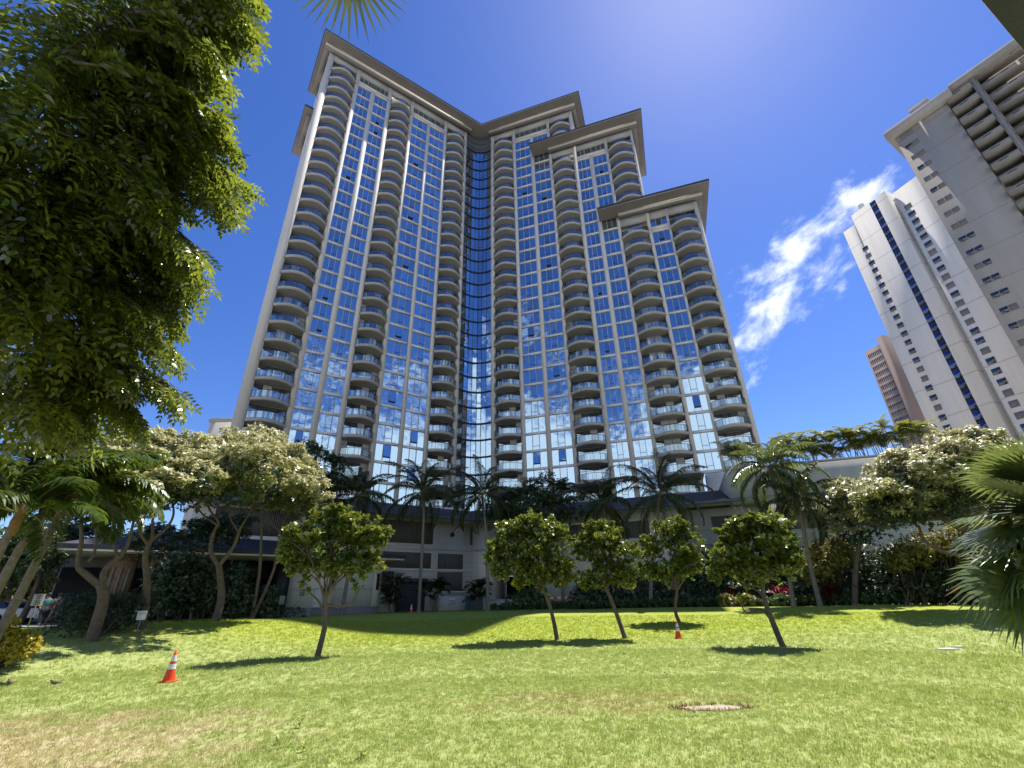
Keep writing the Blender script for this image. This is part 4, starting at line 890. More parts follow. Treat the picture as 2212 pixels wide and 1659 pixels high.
def wob(p0, p1, n=5, amp=0.08, r=rng):
    p0, p1 = np.asarray(p0, float), np.asarray(p1, float); t = np.linspace(0, 1, n)[:, None]; L_ = np.linalg.norm(p1-p0)
    o = r.normal(0, amp*L_, (n, 3)); o[0] = o[-1] = 0
    return p0+(p1-p0)*t+o*0.6
def smooth_path(pts, n=14):
    """Catmull-Rom through a few points"""
    p = np.asarray(pts, float); p = np.vstack([2*p[0]-p[1], p, 2*p[-1]-p[-2]]); out = []
    segs = len(p)-3
    for i in range(segs):
        for t in np.linspace(0, 1, max(3, n//segs), endpoint=(i == segs-1)):
            a, b, c, d = p[i:i+4]; out.append(0.5*((2*b)+(-a+c)*t+(2*a-5*b+4*c-d)*t*t+(-a+3*b-3*c+d)*t**3))
    return np.array(out)
def lobes_from(lst, d):
    """boughs given by their place in the view: (x, y, half width, half height, distance offset)"""
    out = []
    for x, y, w_, h_, dd in lst:
        c = at(x, y, d+dd); dep = float((Vector(c)-Vector((0, 0, EYE))).dot(_f)); s = dep/F/D2*1.0
        out.append((c, np.array((w_*s, w_*s*.85, h_*s))))
    return out
def rel(mb, org): mb.v = [v-np.asarray(org) for v in mb.v]; return mb
def tree(name, base, label, cat, trunk_paths, crown_mb, lmat, bark=C_BARK, group=None, k=7):
    t = thing(name, base, label, cat, group); tm = MB()
    for pts, r0, r1 in trunk_paths:
        pts = smooth_path(pts); tm.tube(pts, np.linspace(r0, r1, len(pts)), k)
    rel(tm, base).build('trunk', bark, t, True)
    rel(crown_mb, base).build('crown', lmat, t)
    return t

# --- the five round young trees on the lawn
def lawn_tree(base_xy, d, trunk, lobes, ncl, label, sparse=1.0, limbs=(), leaf=0.225):
    base = foot(base_xy, d); L_ = [(c+rng.normal(0, .06, 3), R*rng.uniform(.85, 1.15, 3)) for c, R in lobes_from(lobes, d)]; cr = MB()
    big = list(L_); cl_ = []
    for c, R_ in big:
        for _k in range(8):
            u = unit(rng.normal(size=3)+np.array((0, 0, .25))); cl_.append((c+u*R_*rng.uniform(.55, .95), np.full(3, float(np.mean(R_))*rng.uniform(.24, .42))*(1, 1, .8)))
    P_, U_, idx = lobe_points(cl_, int(ncl*.8), inner=.35, flat=-.5); idx = idx//8; P2, U2, i2 = lobe_points(big, int(ncl*.22), inner=.15, flat=-.8); P_ = np.vstack([P_, P2]); U_ = np.vstack([U_, U2]); idx = np.append(idx, i2); L_ = big
    for _k in range(38):
        j = rng.integers(0, len(big)); u = unit(rng.normal(size=3)+np.array((0, 0, .35))); q_ = big[j][0]+u*big[j][1]*np.linspace(.9, rng.uniform(1.1, 1.38), 5)[:, None]+rng.normal(0, .04, (5, 3))
        P_ = np.vstack([P_, q_]); U_ = np.vstack([U_, np.repeat(u[None], 5, 0)]); idx = np.append(idx, [j]*5)
    ncl = len(P_)
    ax = unit(U_*0.6+np.array((0, 0, 0.95))+rng.normal(0, .35, (ncl, 3)))
    rosettes(cr, P_, ax, 8, leaf, leaf*0.52, (0.3, 1.05))
    tp = [at(x, y, d) for x, y in trunk]; tp[0] = base-np.array((0, 0, 0.12)); paths = [(tp, 0.115, 0.075)]
    fork = tp[-1]
    for c, R in L_: paths.append(([fork-(tp[-1]-tp[-2])*0.1, wob(fork, c, 4)[1]+np.array((0, 0, .1)), c], 0.055, 0.012))
    for i in range(26):
        j = rng.integers(0, len(P_)); c = L_[idx[j]][0]; paths.append(([c*0.7+fork*0.3, (c+P_[j])/2+rng.normal(0, .05, 3), P_[j]], 0.022, 0.006))
    for lb in limbs:
        lp = [at(x, y, d) for x, y in lb]; paths.append((lp, 0.055, 0.02))
        rosettes(cr, np.array([lp[-1]]*5)+rng.normal(0, .18, (5, 3)), np.array([(0, 0, 1.0)]*5)+rng.normal(0, .4, (5, 3)), 7, leaf, leaf*.5)
    return tree('broadleaf_tree', base, label, 'tree', paths, cr, L_GRAPE, group='young round trees on the lawn')
lawn_tree(700, 20.8, [(700, 1415), (702, 1350), (703, 1290)], [(720, 1185, 78, 60, 0), (660, 1175, 48, 48, -.3), (790, 1185, 42, 50, .2), (725, 1130, 55, 24, 0), (640, 1215, 34, 26, .2), (700, 1235, 66, 24, .3), (775, 1225, 34, 24, 0)], 1150,
          'thin-crowned yellowish young tree standing nearest the photographer in front of the entrance pavilion', limbs=[[(703, 1305), (735, 1310), (762, 1300), (775, 1272)], [(701, 1320), (680, 1290), (650, 1270)]])
lawn_tree(1200, 24.6, [(1200, 1383), (1193, 1330), (1172, 1262)], [(1150, 1190, 72, 62, 0), (1092, 1200, 48, 46, -.4), (1200, 1195, 44, 52, .3), (1165, 1140, 52, 30, 0), (1110, 1160, 46, 30, .2), (1070, 1215, 28, 26, 0), (1140, 1245, 62, 26, .2), (1208, 1240, 36, 30, 0)], 1750,
          'widest round young tree, trunk leaning right, before the dark garage opening', limbs=[[(1192, 1325), (1183, 1285), (1150, 1260)]])
lawn_tree(1344, 24.9, [(1344, 1380), (1335, 1335), (1318, 1290), (1308, 1268)], [(1308, 1200, 56, 55, 0), (1272, 1180, 28, 34, 0), (1300, 1155, 42, 24, .2), (1340, 1215, 34, 44, 0), (1290, 1250, 44, 26, .2), (1345, 1255, 26, 22, 0)], 1150,
          'slim young tree with a curved trunk, close beside the widest round tree', limbs=[[(1330, 1320), (1316, 1285), (1290, 1265)]])
lawn_tree(1463, 31.0, [(1463, 1352), (1459, 1318), (1463, 1268)], [(1448, 1195, 56, 52, 0), (1402, 1205, 30, 36, 0), (1452, 1150, 46, 24, 0), (1495, 1200, 32, 42, .2), (1450, 1238, 56, 24, .2), (1410, 1240, 26, 18, 0)], 1150,
          'small round young tree with a traffic cone at its foot', limbs=[[(1463, 1275), (1440, 1262), (1420, 1240)], [(1463, 1275), (1478, 1250), (1490, 1225)]])
lawn_tree(1672, 21.8, [(1672, 1383), (1664, 1330), (1650, 1288), (1648, 1255)], [(1640, 1185, 72, 58, 0), (1575, 1195, 48, 42, -.2), (1690, 1190, 42, 48, .3), (1645, 1135, 52, 26, 0), (1600, 1155, 46, 28, 0), (1715, 1210, 26, 30, 0), (1570, 1240, 44, 24, 0), (1660, 1240, 66, 24, .3)], 1750,
          'dense dark round young tree with one low crooked branch, furthest right of the lawn trees', limbs=[[(1668, 1340), (1645, 1318), (1620, 1322), (1606, 1318), (1598, 1290)], [(1650, 1290), (1635, 1275), (1600, 1262)]])

# --- spreading trees with pale layered crowns
def layered_tree(name, base, label, trunk_paths, lobes, ncl, lmat, leaf=0.235, per=8, group=None, shape=LANC, inner=.45, k=8):
    cr = MB(); lobes = [(c, R*np.array((1.27, 1.27, 1.42))) for c, R in lobes]; ncl = int(ncl*1.2); clumps = []
    for c, R in lobes:
        for _k in range(9):
            u = unit(rng.normal(size=3)); u[2] = abs(u[2])*1.1-.25; rr_ = float(np.mean(R[:2]))*rng.uniform(.28, .46); clumps.append((c+u*R*(.85, .85, 1.15), np.array((rr_, rr_, rr_*.7))))
    P_, U_, idx = lobe_points(clumps, ncl, inner=.55, flat=-.2)
    P2, U2, _i = lobe_points([(c, R*(1, 1, 1.2)) for c, R in lobes], ncl//3, inner=.2, flat=-.9); P2 = P2-np.array((0, 0, .3)); rosettes(cr, P2, U2*.5+np.array((0, 0, .6)), per, leaf, leaf*.42, (.7, 1.7), shape, m=1)  # inner leaves take the dark leaf colour to paint shade within the crown
    ax = unit(U_*0.4+np.array((0, 0, 1.0))+rng.normal(0, .35, (ncl, 3)))
    rosettes(cr, P_, ax, per, leaf, leaf*0.42, (0.9, 1.75), shape)
    paths = list(trunk_paths); tips = [np.asarray(p[0][-1]) for p in trunk_paths]
    for c, R in lobes:
        j = int(np.argmin([np.linalg.norm(t-c) for t in tips])); lowc = c-np.array((0, 0, R[2]*0.35)); paths.append((wob(tips[j], lowc, 5, .07), 0.06, 0.02))
        for _ in range(5):
            e = c+rng.uniform(-.75, .75, 3)*R; paths.append((wob(lowc, e, 4, .08), 0.03, 0.008))
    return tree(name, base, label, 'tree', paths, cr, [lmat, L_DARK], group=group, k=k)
def lp(pts, d): return [at(x, y, d) for x, y in pts]
dC = 33.0
bC = foot(472, dC)
layered_tree('umbrella_tree', bC, 'twisted grey forked trunk under the broadest pale layered crown, against the shaded glass front', [
    ([bC-(0, 0, .2)]+lp([(478, 1290), (473, 1222)], dC), .24, .17), (lp([(473, 1225), (455, 1190), (462, 1150), (472, 1128), (455, 1105), (440, 1075)], dC), .13, .05),
    (lp([(473, 1222), (505, 1180), (520, 1140), (545, 1100)], dC), .13, .05), (lp([(470, 1135), (430, 1100), (440, 1050)], dC), .06, .03), (lp([(515, 1150), (495, 1110), (500, 1060)], dC), .06, .03)],
    lobes_from([(548, 962, 52, 22, .5), (490, 985, 62, 24, 0), (590, 990, 55, 26, 0), (540, 1010, 90, 26, -1), (625, 1030, 58, 24, 0), (470, 1030, 70, 26, -.5), (560, 1050, 85, 24, -1.2), (655, 1072, 40, 22, .3), (640, 1045, 50, 20, -.6), (440, 1060, 46, 20, .4), (600, 1075, 60, 16, 0), (500, 1000, 52, 18, -5), (575, 1005, 52, 18, -6), (540, 1040, 56, 16, -4.5)], dC), 4300, L_UMB, group='pale layered trees along the pavilion')  # boughs set well forward are added to throw shade on the lawn
dB = 30.0; bB = foot(322, dB)
layered_tree('umbrella_tree', bB, 'crooked dark-stemmed pale layered tree rising behind the clipped hedge end', [
    ([bB-(0, 0, .2)]+lp([(318, 1270), (314, 1200), (330, 1160)], dB), .2, .1), (lp([(330, 1165), (360, 1140), (375, 1110), (370, 1070)], dB), .09, .04), (lp([(318, 1175), (300, 1140), (310, 1090)], dB), .08, .04), (lp([(330, 1160), (335, 1110), (390, 1075)], dB), .08, .03)],
    lobes_from([(320, 966, 56, 20, .3), (270, 985, 44, 24, 0), (390, 975, 56, 22, .5), (350, 1000, 80, 26, -.8), (290, 1025, 56, 26, 0), (405, 1020, 60, 24, -.4), (345, 1045, 70, 26, -.6), (300, 1075, 40, 22, .2), (400, 1050, 46, 20, 0), (300, 1000, 46, 18, -4.5), (375, 1010, 50, 18, -5.5), (425, 1030, 40, 16, -5), (340, 1040, 44, 16, -6.5)], dB), 3700, L_UMB, group='pale layered trees along the pavilion')  # last four boughs added towards the viewer to block sun from the grass
dA = 27.0; bA = foot(222, dA)
layered_tree('umbrella_tree', bA, 'smooth grey trunk splitting low into a wide fork, growing out of the clipped hedge', [
    ([bA-(0, 0, .2)]+lp([(222, 1300), (218, 1262)], dA), .24, .18), (lp([(220, 1268), (185, 1240), (168, 1220), (176, 1170), (175, 1120)], dA), .15, .06), (lp([(220, 1265), (228, 1230), (262, 1200), (278, 1170), (290, 1120)], dA), .15, .05), (lp([(190, 1215), (205, 1190), (207, 1130)], dA), .07, .04), (lp([(255, 1205), (246, 1170), (250, 1110)], dA), .07, .04)],
    lobes_from([(250, 1015, 50, 22, 0), (200, 1050, 50, 24, 0), (270, 1060, 46, 22, .3), (160, 1085, 50, 24, 0), (225, 1095, 44, 18, -.4), (285, 1095, 34, 16, 0), (215, 1045, 44, 18, -4), (280, 1050, 40, 16, -4.5), (170, 1070, 40, 16, -4), (240, 1075, 40, 14, -6)], dA), 1900, L_UMB, group='pale layered trees along the pavilion')  # last four boughs added forward for their shadow on the grass
dd_ = 36.5; bD = foot(548, dd_)
layered_tree('umbrella_tree', bD, 'slender straight double-stemmed tree right of the twisted trunk, with bare dark limbs', [
    ([bD-(0, 0, .2)]+lp([(560, 1240), (565, 1150), (570, 1080)], dd_), .13, .06), ([bD-(0, 0, .2)]+lp([(592, 1230), (605, 1150), (625, 1105), (650, 1085)], dd_), .12, .04), (lp([(605, 1150), (580, 1115), (590, 1070)], dd_), .06, .03), (lp([(612, 1130), (650, 1140), (668, 1150)], dd_), .05, .02)],
    lobes_from([(575, 1060, 56, 14, 0), (640, 1078, 40, 14, 0), (665, 1098, 28, 12, .3)], dd_), 520, L_UMB, group='pale layered trees along the pavilion')
bE_ = foot(420, 40.5)
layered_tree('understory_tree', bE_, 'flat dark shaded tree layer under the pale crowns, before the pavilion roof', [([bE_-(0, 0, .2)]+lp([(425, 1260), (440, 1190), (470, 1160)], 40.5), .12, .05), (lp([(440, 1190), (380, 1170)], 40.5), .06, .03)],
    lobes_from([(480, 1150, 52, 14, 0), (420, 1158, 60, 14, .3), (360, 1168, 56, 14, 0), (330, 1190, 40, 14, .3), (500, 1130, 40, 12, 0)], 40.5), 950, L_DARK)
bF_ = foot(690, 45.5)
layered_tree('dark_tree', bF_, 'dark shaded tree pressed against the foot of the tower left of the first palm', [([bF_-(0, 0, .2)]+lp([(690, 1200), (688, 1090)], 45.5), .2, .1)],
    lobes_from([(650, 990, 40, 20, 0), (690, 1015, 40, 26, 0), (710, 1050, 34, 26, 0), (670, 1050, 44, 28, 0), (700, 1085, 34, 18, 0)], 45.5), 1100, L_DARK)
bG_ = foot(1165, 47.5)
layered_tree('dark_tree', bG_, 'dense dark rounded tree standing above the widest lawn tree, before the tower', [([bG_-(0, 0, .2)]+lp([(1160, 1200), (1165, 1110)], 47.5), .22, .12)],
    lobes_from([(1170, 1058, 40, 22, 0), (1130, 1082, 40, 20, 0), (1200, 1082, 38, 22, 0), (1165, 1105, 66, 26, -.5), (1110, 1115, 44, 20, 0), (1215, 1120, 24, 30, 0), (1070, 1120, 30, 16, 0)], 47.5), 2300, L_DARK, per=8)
bR = foot(1845, 41)
layered_tree('umbrella_tree', bR, 'slim straight pale-trunked tree with a sunlit crown before the dark shrubbery', [([bR-(0, 0, .2)]+lp([(1848, 1240), (1855, 1185), (1862, 1150)], 41), .2, .12), (lp([(1856, 1185), (1830, 1165), (1815, 1140)], 41), .07, .03), (lp([(1858, 1170), (1885, 1150), (1905, 1120)], 41), .08, .03)],
    lobes_from([(1850, 1075, 52, 24, 0), (1825, 1110, 36, 26, 0), (1870, 1115, 46, 26, 0), (1840, 1145, 42, 22, 0), (1890, 1085, 44, 24, .2)], 41), 1700, L_UMB, group='pale layered trees by the garage')
dR = 36; bS = foot(2150, dR)
layered_tree('umbrella_tree', bS, 'largest spreading tree with heavy dark limbs and a domed sunlit crown by the garage', [([bS-(0, 0, .2)]+lp([(2150, 1230), (2120, 1175), (2085, 1148)], dR), .36, .26), (lp([(2090, 1150), (2050, 1128), (2010, 1105), (1985, 1075)], dR), .2, .07), (lp([(2088, 1148), (2080, 1120), (2095, 1085)], dR), .17, .07), (lp([(2095, 1150), (2130, 1125), (2150, 1080)], dR), .17, .07), (lp([(2120, 1205), (2040, 1192), (1998, 1168), (1985, 1140), (1960, 1125), (1930, 1120)], dR), .12, .05), (lp([(2000, 1170), (1965, 1175), (1945, 1150)], dR), .05, .02)],
    lobes_from([(2060, 975, 60, 22, .6), (2110, 985, 56, 26, 0), (1995, 1000, 62, 24, .3), (2050, 1015, 80, 28, -.8), (1945, 1035, 60, 26, .2), (2130, 1030, 46, 28, 0), (2000, 1055, 85, 28, -.8), (1915, 1070, 56, 26, 0), (2085, 1065, 70, 28, -.5), (1950, 1095, 60, 24, -.2), (2030, 1095, 66, 22, 0), (1900, 1105, 40, 22, 0)], dR), 4300, L_UMB, group='pale layered trees by the garage')

# --- coconut palms
def frond(mb, base, az_, el, L_, droop, nside=34, leaf=0.75, wid=0.05, roll=0.0, m_leaf=0, m_stem=1, hang=0.55, stem=0.028, r=rng):
    n = 18; t = np.linspace(0, 1, n); e = el-droop*t**1.35; h = np.cumsum(np.cos(e))*L_/n; z = np.cumsum(np.sin(e))*L_/n
    dx, dy = math.sin(az_), math.cos(az_); pts = np.c_[base[0]+dx*h, base[1]+dy*h, base[2]+z]; pts = np.vstack([base, pts])
    mb.tube(pts, np.linspace(stem, 0.006, len(pts)), 4, m_stem, False)
    ts = np.linspace(0.12, 0.99, nside); i0 = np.minimum((ts*n).astype(int), n-1); fr_ = ts*n-i0
    P_ = pts[i0]+(pts[i0+1]-pts[i0])*fr_[:, None]; T_ = unit(pts[i0+1]-pts[i0]); lat = np.array((dy, -dx, 0.0))
    for sgn in (-1, 1):
        ll = leaf*np.sin(np.pi*np.clip(ts*0.86+0.12, 0, 1))**0.7*r.uniform(.8, 1.12, nside)
        d0 = unit(lat*sgn*0.85+T_*0.55+np.array((0, 0, 0.12))+r.normal(0, .07, (nside, 3)))
        d1 = unit(d0+np.array((0, 0, -1.0))*hang*r.uniform(.6, 1.5, (nside, 1))); d2 = unit(d1+np.array((0, 0, -1.0))*hang)
        nn_ = unit(np.cross(d0, np.cross(T_, d0)+1e-6)); s_ = unit(np.cross(d0, np.array((0, 0, 1.0))))
        q0, q1 = P_, P_+d0*(ll*.34)[:, None]; q2 = q1+d1*(ll*.34)[:, None]; q3 = q2+d2*(ll*.34)[:, None]; wv = s_*wid/2
        V = np.stack([q0-wv*.6, q0+wv*.6, q1+wv, q1-wv, q2+wv*.8, q2-wv*.8, q3], axis=1); b = np.arange(nside)[:, None]*7
        off = len(mb.v); mb.add(V.reshape(-1, 3), np.concatenate([b+np.array((0, 1, 2, 3)), b+np.array((3, 2, 4, 5)), b+np.array((5, 4, 6, 6))[:4]])[:2*nside] if False else np.concatenate([b+np.array((0, 1, 2, 3)), b+np.array((3, 2, 4, 5))]), m_leaf)
        mb.add(np.stack([q2+wv*.8, q3, q2-wv*.8], axis=1).reshape(-1, 3), np.arange(nside*3).reshape(-1, 3), m_leaf)
C_STEM = mat('frond_stem', (0.20, 0.20, 0.08), 0.6)
C_SHEATH = mat('palm_fibre', (0.30, 0.17, 0.08), 0.95, noise=0.4, nscale=12)
def palm(base, path, label, nf=24, L_=3.6, seed=0, lmat=L_PALM, r0=.17, r1=.10, group='coconut palms before the podium', leaf=.8, updeg=(-42, 88), lean=0.0, name='coconut_palm'):
    r = np.random.default_rng(seed); t = thing(name, base, label, 'palm tree', group); top = np.asarray(path[-1])
    pts = smooth_path(path, 18); tm = MB(); rr = np.linspace(r0, r1, len(pts)); rr[0] *= 1.35; rr *= 1+.05*np.sin(np.arange(len(pts))*2.3); tm.tube(pts, rr, 9)
    rel(tm, base).build('trunk', C_PBARK, t, True)
    sh = MB(); sh.tube([top-(0, 0, .45), top-(0, 0, .1), top+(0, 0, .35)], [r1*1.05, r1*1.5, r1*.8], 8); rel(sh, base).build('crown_sheath', C_SHEATH, t, True)
    cr = MB()
    for i in range(nf):
        u = (i+.5)/nf; el = math.radians(updeg[1]+(updeg[0]-updeg[1])*u**1.1+r.normal(0, 6)); az_ = i*2.399+r.normal(0, .2)
        frond(cr, top+np.array((math.sin(az_)*.12, math.cos(az_)*.12, .15)), az_, el, 1.25*L_*r.uniform(.85, 1.1)*(0.8 if u < .15 else 1), math.radians(62+30*u+r.normal(0, 8)), 50, leaf*1.15, .095, r=r)
    rel(cr, base).build('crown', [lmat, C_STEM], t); return t
def palm_at(bx, d, tops, label, seed, **k):
    b = foot(bx, d); return palm(b, [b-(0, 0, .2)]+lp(tops, d), label, seed=seed, **k)
palm_at(740, 44, [(752, 1240), (765, 1140), (772, 1075)], 'shaded coconut palm rising behind the thin-crowned lawn tree', 1, L_=3.4)
palm_at(905, 46, [(910, 1220), (915, 1120), (914, 1066)], 'tall coconut palm with straight trunk left of the white notice wall', 2, L_=3.9, nf=27)
palm_at(1054, 46, [(1053, 1230), (1050, 1150), (1042, 1072)], 'coconut palm whose trunk stands before the patterned gate', 3, L_=3.8, nf=27)
palm_at(1385, 45, [(1350, 1240), (1315, 1150), (1303, 1092)], 'short dark coconut palm between the slim and small lawn trees', 4, L_=3.4)
palm_at(1404, 43.5, [(1408, 1230), (1418, 1140), (1424, 1072)], 'wide-crowned dark coconut palm above the small lawn tree', 5, L_=4.3, nf=28)
palm_at(1714, 41, [(1695, 1180), (1680, 1090), (1666, 1012)], 'sunlit coconut palm, tallest at the garage end', 6, L_=3.5, nf=26, lmat=L_FAN, updeg=(-45, 75))
palm_at(1772, 40.5, [(1750, 1220), (1735, 1140), (1722, 1078)], 'lower half-sunlit coconut palm leaning beside the tallest sunlit one', 7, L_=3.0, nf=20, updeg=(-45, 75))
palm_at(1216, 52, [(1214, 1150), (1212, 1062)], 'small upright palm peeping over the dark rounded tree', 8, L_=1.7, nf=10, leaf=.5, updeg=(30, 85))
# leaning palms at the left edge
dl_ = 21.0
b = foot(5, dl_); palm(b, [b-(0, 0, .2)]+lp([(40, 1290), (85, 1200), (128, 1112), (142, 1075)], dl_), 'nearer leaning palm with swept feathery crown under the big overhanging tree', nf=20, L_=2.5, seed=11, lmat=L_LEAN, r0=.125, r1=.085, group='leaning palms at the lawn edge', leaf=.85, updeg=(-5, 80))
b = foot(-60, 20.0); palm(b, [b-(0, 0, .2)]+lp([(-20, 1300), (40, 1190), (92, 1110), (105, 1075)], 20.0), 'further left leaning palm with its crown tangled in its neighbour', nf=18, L_=2.4, seed=12, lmat=L_LEAN, r0=.125, r1=.085, group='leaning palms at the lawn edge', leaf=.8, updeg=(0, 80))
b = foot(-90, 18.0); palm(b, [b-(0, 0, .2)]+lp([(-40, 1270), (10, 1170), (38, 1120)], 18.0), 'leftmost leaning palm, mostly cut off by the picture edge', nf=14, L_=2.0, seed=13, lmat=L_LEAN, r0=.115, r1=.08, group='leaning palms at the lawn edge', leaf=.7, updeg=(10, 80))

# --- areca palms: many thin stems, arching feathers
def areca(base, h, label, seed, lmat, group, nst=8, L_=1.7, sp=.35, nf=7):
    r = np.random.default_rng(seed); base = np.asarray(base, float); t = thing('areca_palm', base, label, 'palm', group); st, cr = MB(), MB()
    for i in range(nst):
        a = r.uniform(0, 6.28); rr = r.uniform(0, sp); hh = h*r.uniform(.12, .72); p0 = base+(math.sin(a)*rr, math.cos(a)*rr, -.1); p1 = base+(math.sin(a)*(rr+hh*.18), math.cos(a)*(rr+hh*.18), hh)
        st.tube([p0, (p0+p1)/2, p1], [.045, .04, .03], 6)
        for j in range(nf):
            frond(cr, p1, a+j*2.4+r.normal(0, .3), math.radians(r.uniform(35, 82)), L_*r.uniform(.75, 1.1), math.radians(r.uniform(65, 115)), 26, .62, .07, hang=.25, stem=.018, r=r)
    rel(st, base).build('stems', C_PBARK, t, True); rel(cr, base).build('fronds', [lmat, C_STEM], t); return t
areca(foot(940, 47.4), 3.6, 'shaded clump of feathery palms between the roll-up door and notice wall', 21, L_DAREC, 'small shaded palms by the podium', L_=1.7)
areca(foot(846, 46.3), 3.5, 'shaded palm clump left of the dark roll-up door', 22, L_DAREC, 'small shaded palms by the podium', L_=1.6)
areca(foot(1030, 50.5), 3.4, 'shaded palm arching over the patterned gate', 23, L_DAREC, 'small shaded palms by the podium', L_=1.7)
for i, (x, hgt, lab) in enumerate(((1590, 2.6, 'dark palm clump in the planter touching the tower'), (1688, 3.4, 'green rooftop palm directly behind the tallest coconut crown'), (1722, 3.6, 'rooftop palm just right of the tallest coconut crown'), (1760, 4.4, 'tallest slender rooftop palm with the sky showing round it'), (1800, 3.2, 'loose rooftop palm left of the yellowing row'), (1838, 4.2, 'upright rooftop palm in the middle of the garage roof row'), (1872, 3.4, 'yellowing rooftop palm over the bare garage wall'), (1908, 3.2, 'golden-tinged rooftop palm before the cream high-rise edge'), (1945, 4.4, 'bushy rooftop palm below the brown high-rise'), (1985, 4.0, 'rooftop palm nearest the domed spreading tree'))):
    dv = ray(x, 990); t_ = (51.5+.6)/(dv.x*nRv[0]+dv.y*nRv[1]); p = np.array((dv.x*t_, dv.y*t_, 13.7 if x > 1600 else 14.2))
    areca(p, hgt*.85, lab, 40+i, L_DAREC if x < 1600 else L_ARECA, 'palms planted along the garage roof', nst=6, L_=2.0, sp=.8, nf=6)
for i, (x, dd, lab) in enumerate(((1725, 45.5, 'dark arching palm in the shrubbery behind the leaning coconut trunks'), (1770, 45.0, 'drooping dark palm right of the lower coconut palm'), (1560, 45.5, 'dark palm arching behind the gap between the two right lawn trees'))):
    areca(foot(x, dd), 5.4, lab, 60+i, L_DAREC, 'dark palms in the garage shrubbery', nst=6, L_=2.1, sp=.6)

# --- shrubs, hedges, groundcover
def bush(name, base, lobes, n, lmat, label, cat, group=None, leaf=.12, per=7, shape=LANC, spread=(.6, 1.5), wd=.45, part=None):
    base = np.asarray(base, float); cr = MB(); P_, U_, _ = lobe_points(lobes, n, inner=.5, flat=-.7); P_[:, 2] = np.maximum(P_[:, 2], base[2]+.04)
    rosettes(cr, P_, U_+np.array((0, 0, .6)), per, leaf, leaf*wd, spread, shape)
    t = thing(name, base, label, cat, group); st = MB()
    for c, R in lobes:
        for _k in range(3): st.tube(wob(base+rng.normal(0, .08, 3)*(1, 1, 0)-(0, 0, .05), c+rng.uniform(-.5, .5, 3)*R, 4), [.03, .025, .018, .008], 5)
    rel(st, base).build('stems', C_BARK, t, True); rel(cr, base).build('foliage', lmat, t); return t
yb = foot(38, 22.5)
bush('golden_shrub', yb, lobes_from([(40, 1400, 40, 30, 0), (10, 1405, 40, 34, .3), (62, 1390, 22, 18, 0), (20, 1372, 26, 16, 0), (25, 1355, 12, 22, 0), (-30, 1405, 40, 34, .2)], 22.5), 900, L_YEL, 'bright golden yellow shrub at the lawn edge under the leaning palms', 'shrub', leaf=.11)
hb = foot(228, 28.0); hl = []
for i in range(9):
    c = foot(158+i*18, 28.2+.28*i); hl.append((c+(0, 0, .75), np.array((.9, .8, .95))))
bush('clipped_hedge', hb, hl, 2400, L_HEDGE, 'long dark clipped hedge around the forked trunk at the left', 'hedge', leaf=.1, per=6)
ub = foot(628, 41.0); bush('low_shrub', ub, [(ub+(0, 0, .3), np.array((1.4, .6, .45)))], 160, L_DARK, 'low dark purple-green shrub at the corner of the pavilion wall', 'shrub')
b_ = foot(1140, 47); bush('leafy_shrub', b_, lobes_from([(1140, 1290, 32, 18, 0), (1110, 1296, 20, 12, 0), (1170, 1296, 24, 13, 0)], 47), 420, L_GCOV, 'leafy green shrub before the garage opening under the widest lawn tree', 'shrub', leaf=.2)
shr = [(1275, 46, 1265, 46, 50), (1345, 46.5, 1250, 52, 58), (1400, 46, 1250, 52, 60), (1478, 45.5, 1240, 56, 70), (1540, 45, 1245, 56, 66), (1605, 44.5, 1235, 58, 75), (1670, 44.5, 1245, 50, 66), (1735, 44, 1235, 55, 72), (1800, 43.5, 1235, 52, 72), (1880, 43, 1225, 60, 82), (1950, 42.5, 1220, 62, 86), (2020, 42, 1215, 62, 88), (2090, 41.5, 1210, 62, 90), (2160, 41, 1210, 66, 90), (2235, 41, 1205, 70, 92)]
for i, (x, dd, yc, hw, hh) in enumerate(shr):
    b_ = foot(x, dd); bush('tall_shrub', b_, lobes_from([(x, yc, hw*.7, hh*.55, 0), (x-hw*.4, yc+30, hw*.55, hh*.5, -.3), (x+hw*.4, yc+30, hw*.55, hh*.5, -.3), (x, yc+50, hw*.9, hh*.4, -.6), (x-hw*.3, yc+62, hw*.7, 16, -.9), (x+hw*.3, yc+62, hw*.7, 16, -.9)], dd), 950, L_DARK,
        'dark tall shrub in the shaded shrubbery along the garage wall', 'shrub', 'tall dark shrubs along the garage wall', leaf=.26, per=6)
for i, (x, y, dd, w_, h_, lab) in enumerate(((2000, 1180, 40.5, 52, 30, 'lime green shrub under the heavy low limb of the largest tree'), (2075, 1165, 40, 46, 32, 'yellowish lime shrub between the heavy limb and the fan palm'), (1960, 1205, 40.5, 40, 26, 'small lime shrub beside the slim pale trunk'), (2130, 1180, 40, 50, 34, 'lime shrub mostly behind the fan palm leaves'), (1775, 1215, 42, 34, 40, 'light green shrub behind the leaning coconut trunk'), (1815, 1190, 42.3, 26, 34, 'light green shrub left of the slim pale trunk'))):
    b_ = foot(x, dd); bush('lime_shrub', b_, lobes_from([(x, y, w_, h_, 0), (x-w_*.5, y+h_*.7, w_*.6, h_*.7, 0), (x+w_*.5, y+h_*.6, w_*.6, h_*.7, 0)], dd), 420, L_LIME, lab, 'shrub', 'light shrubs in the garage shrubbery', leaf=.2, per=7)
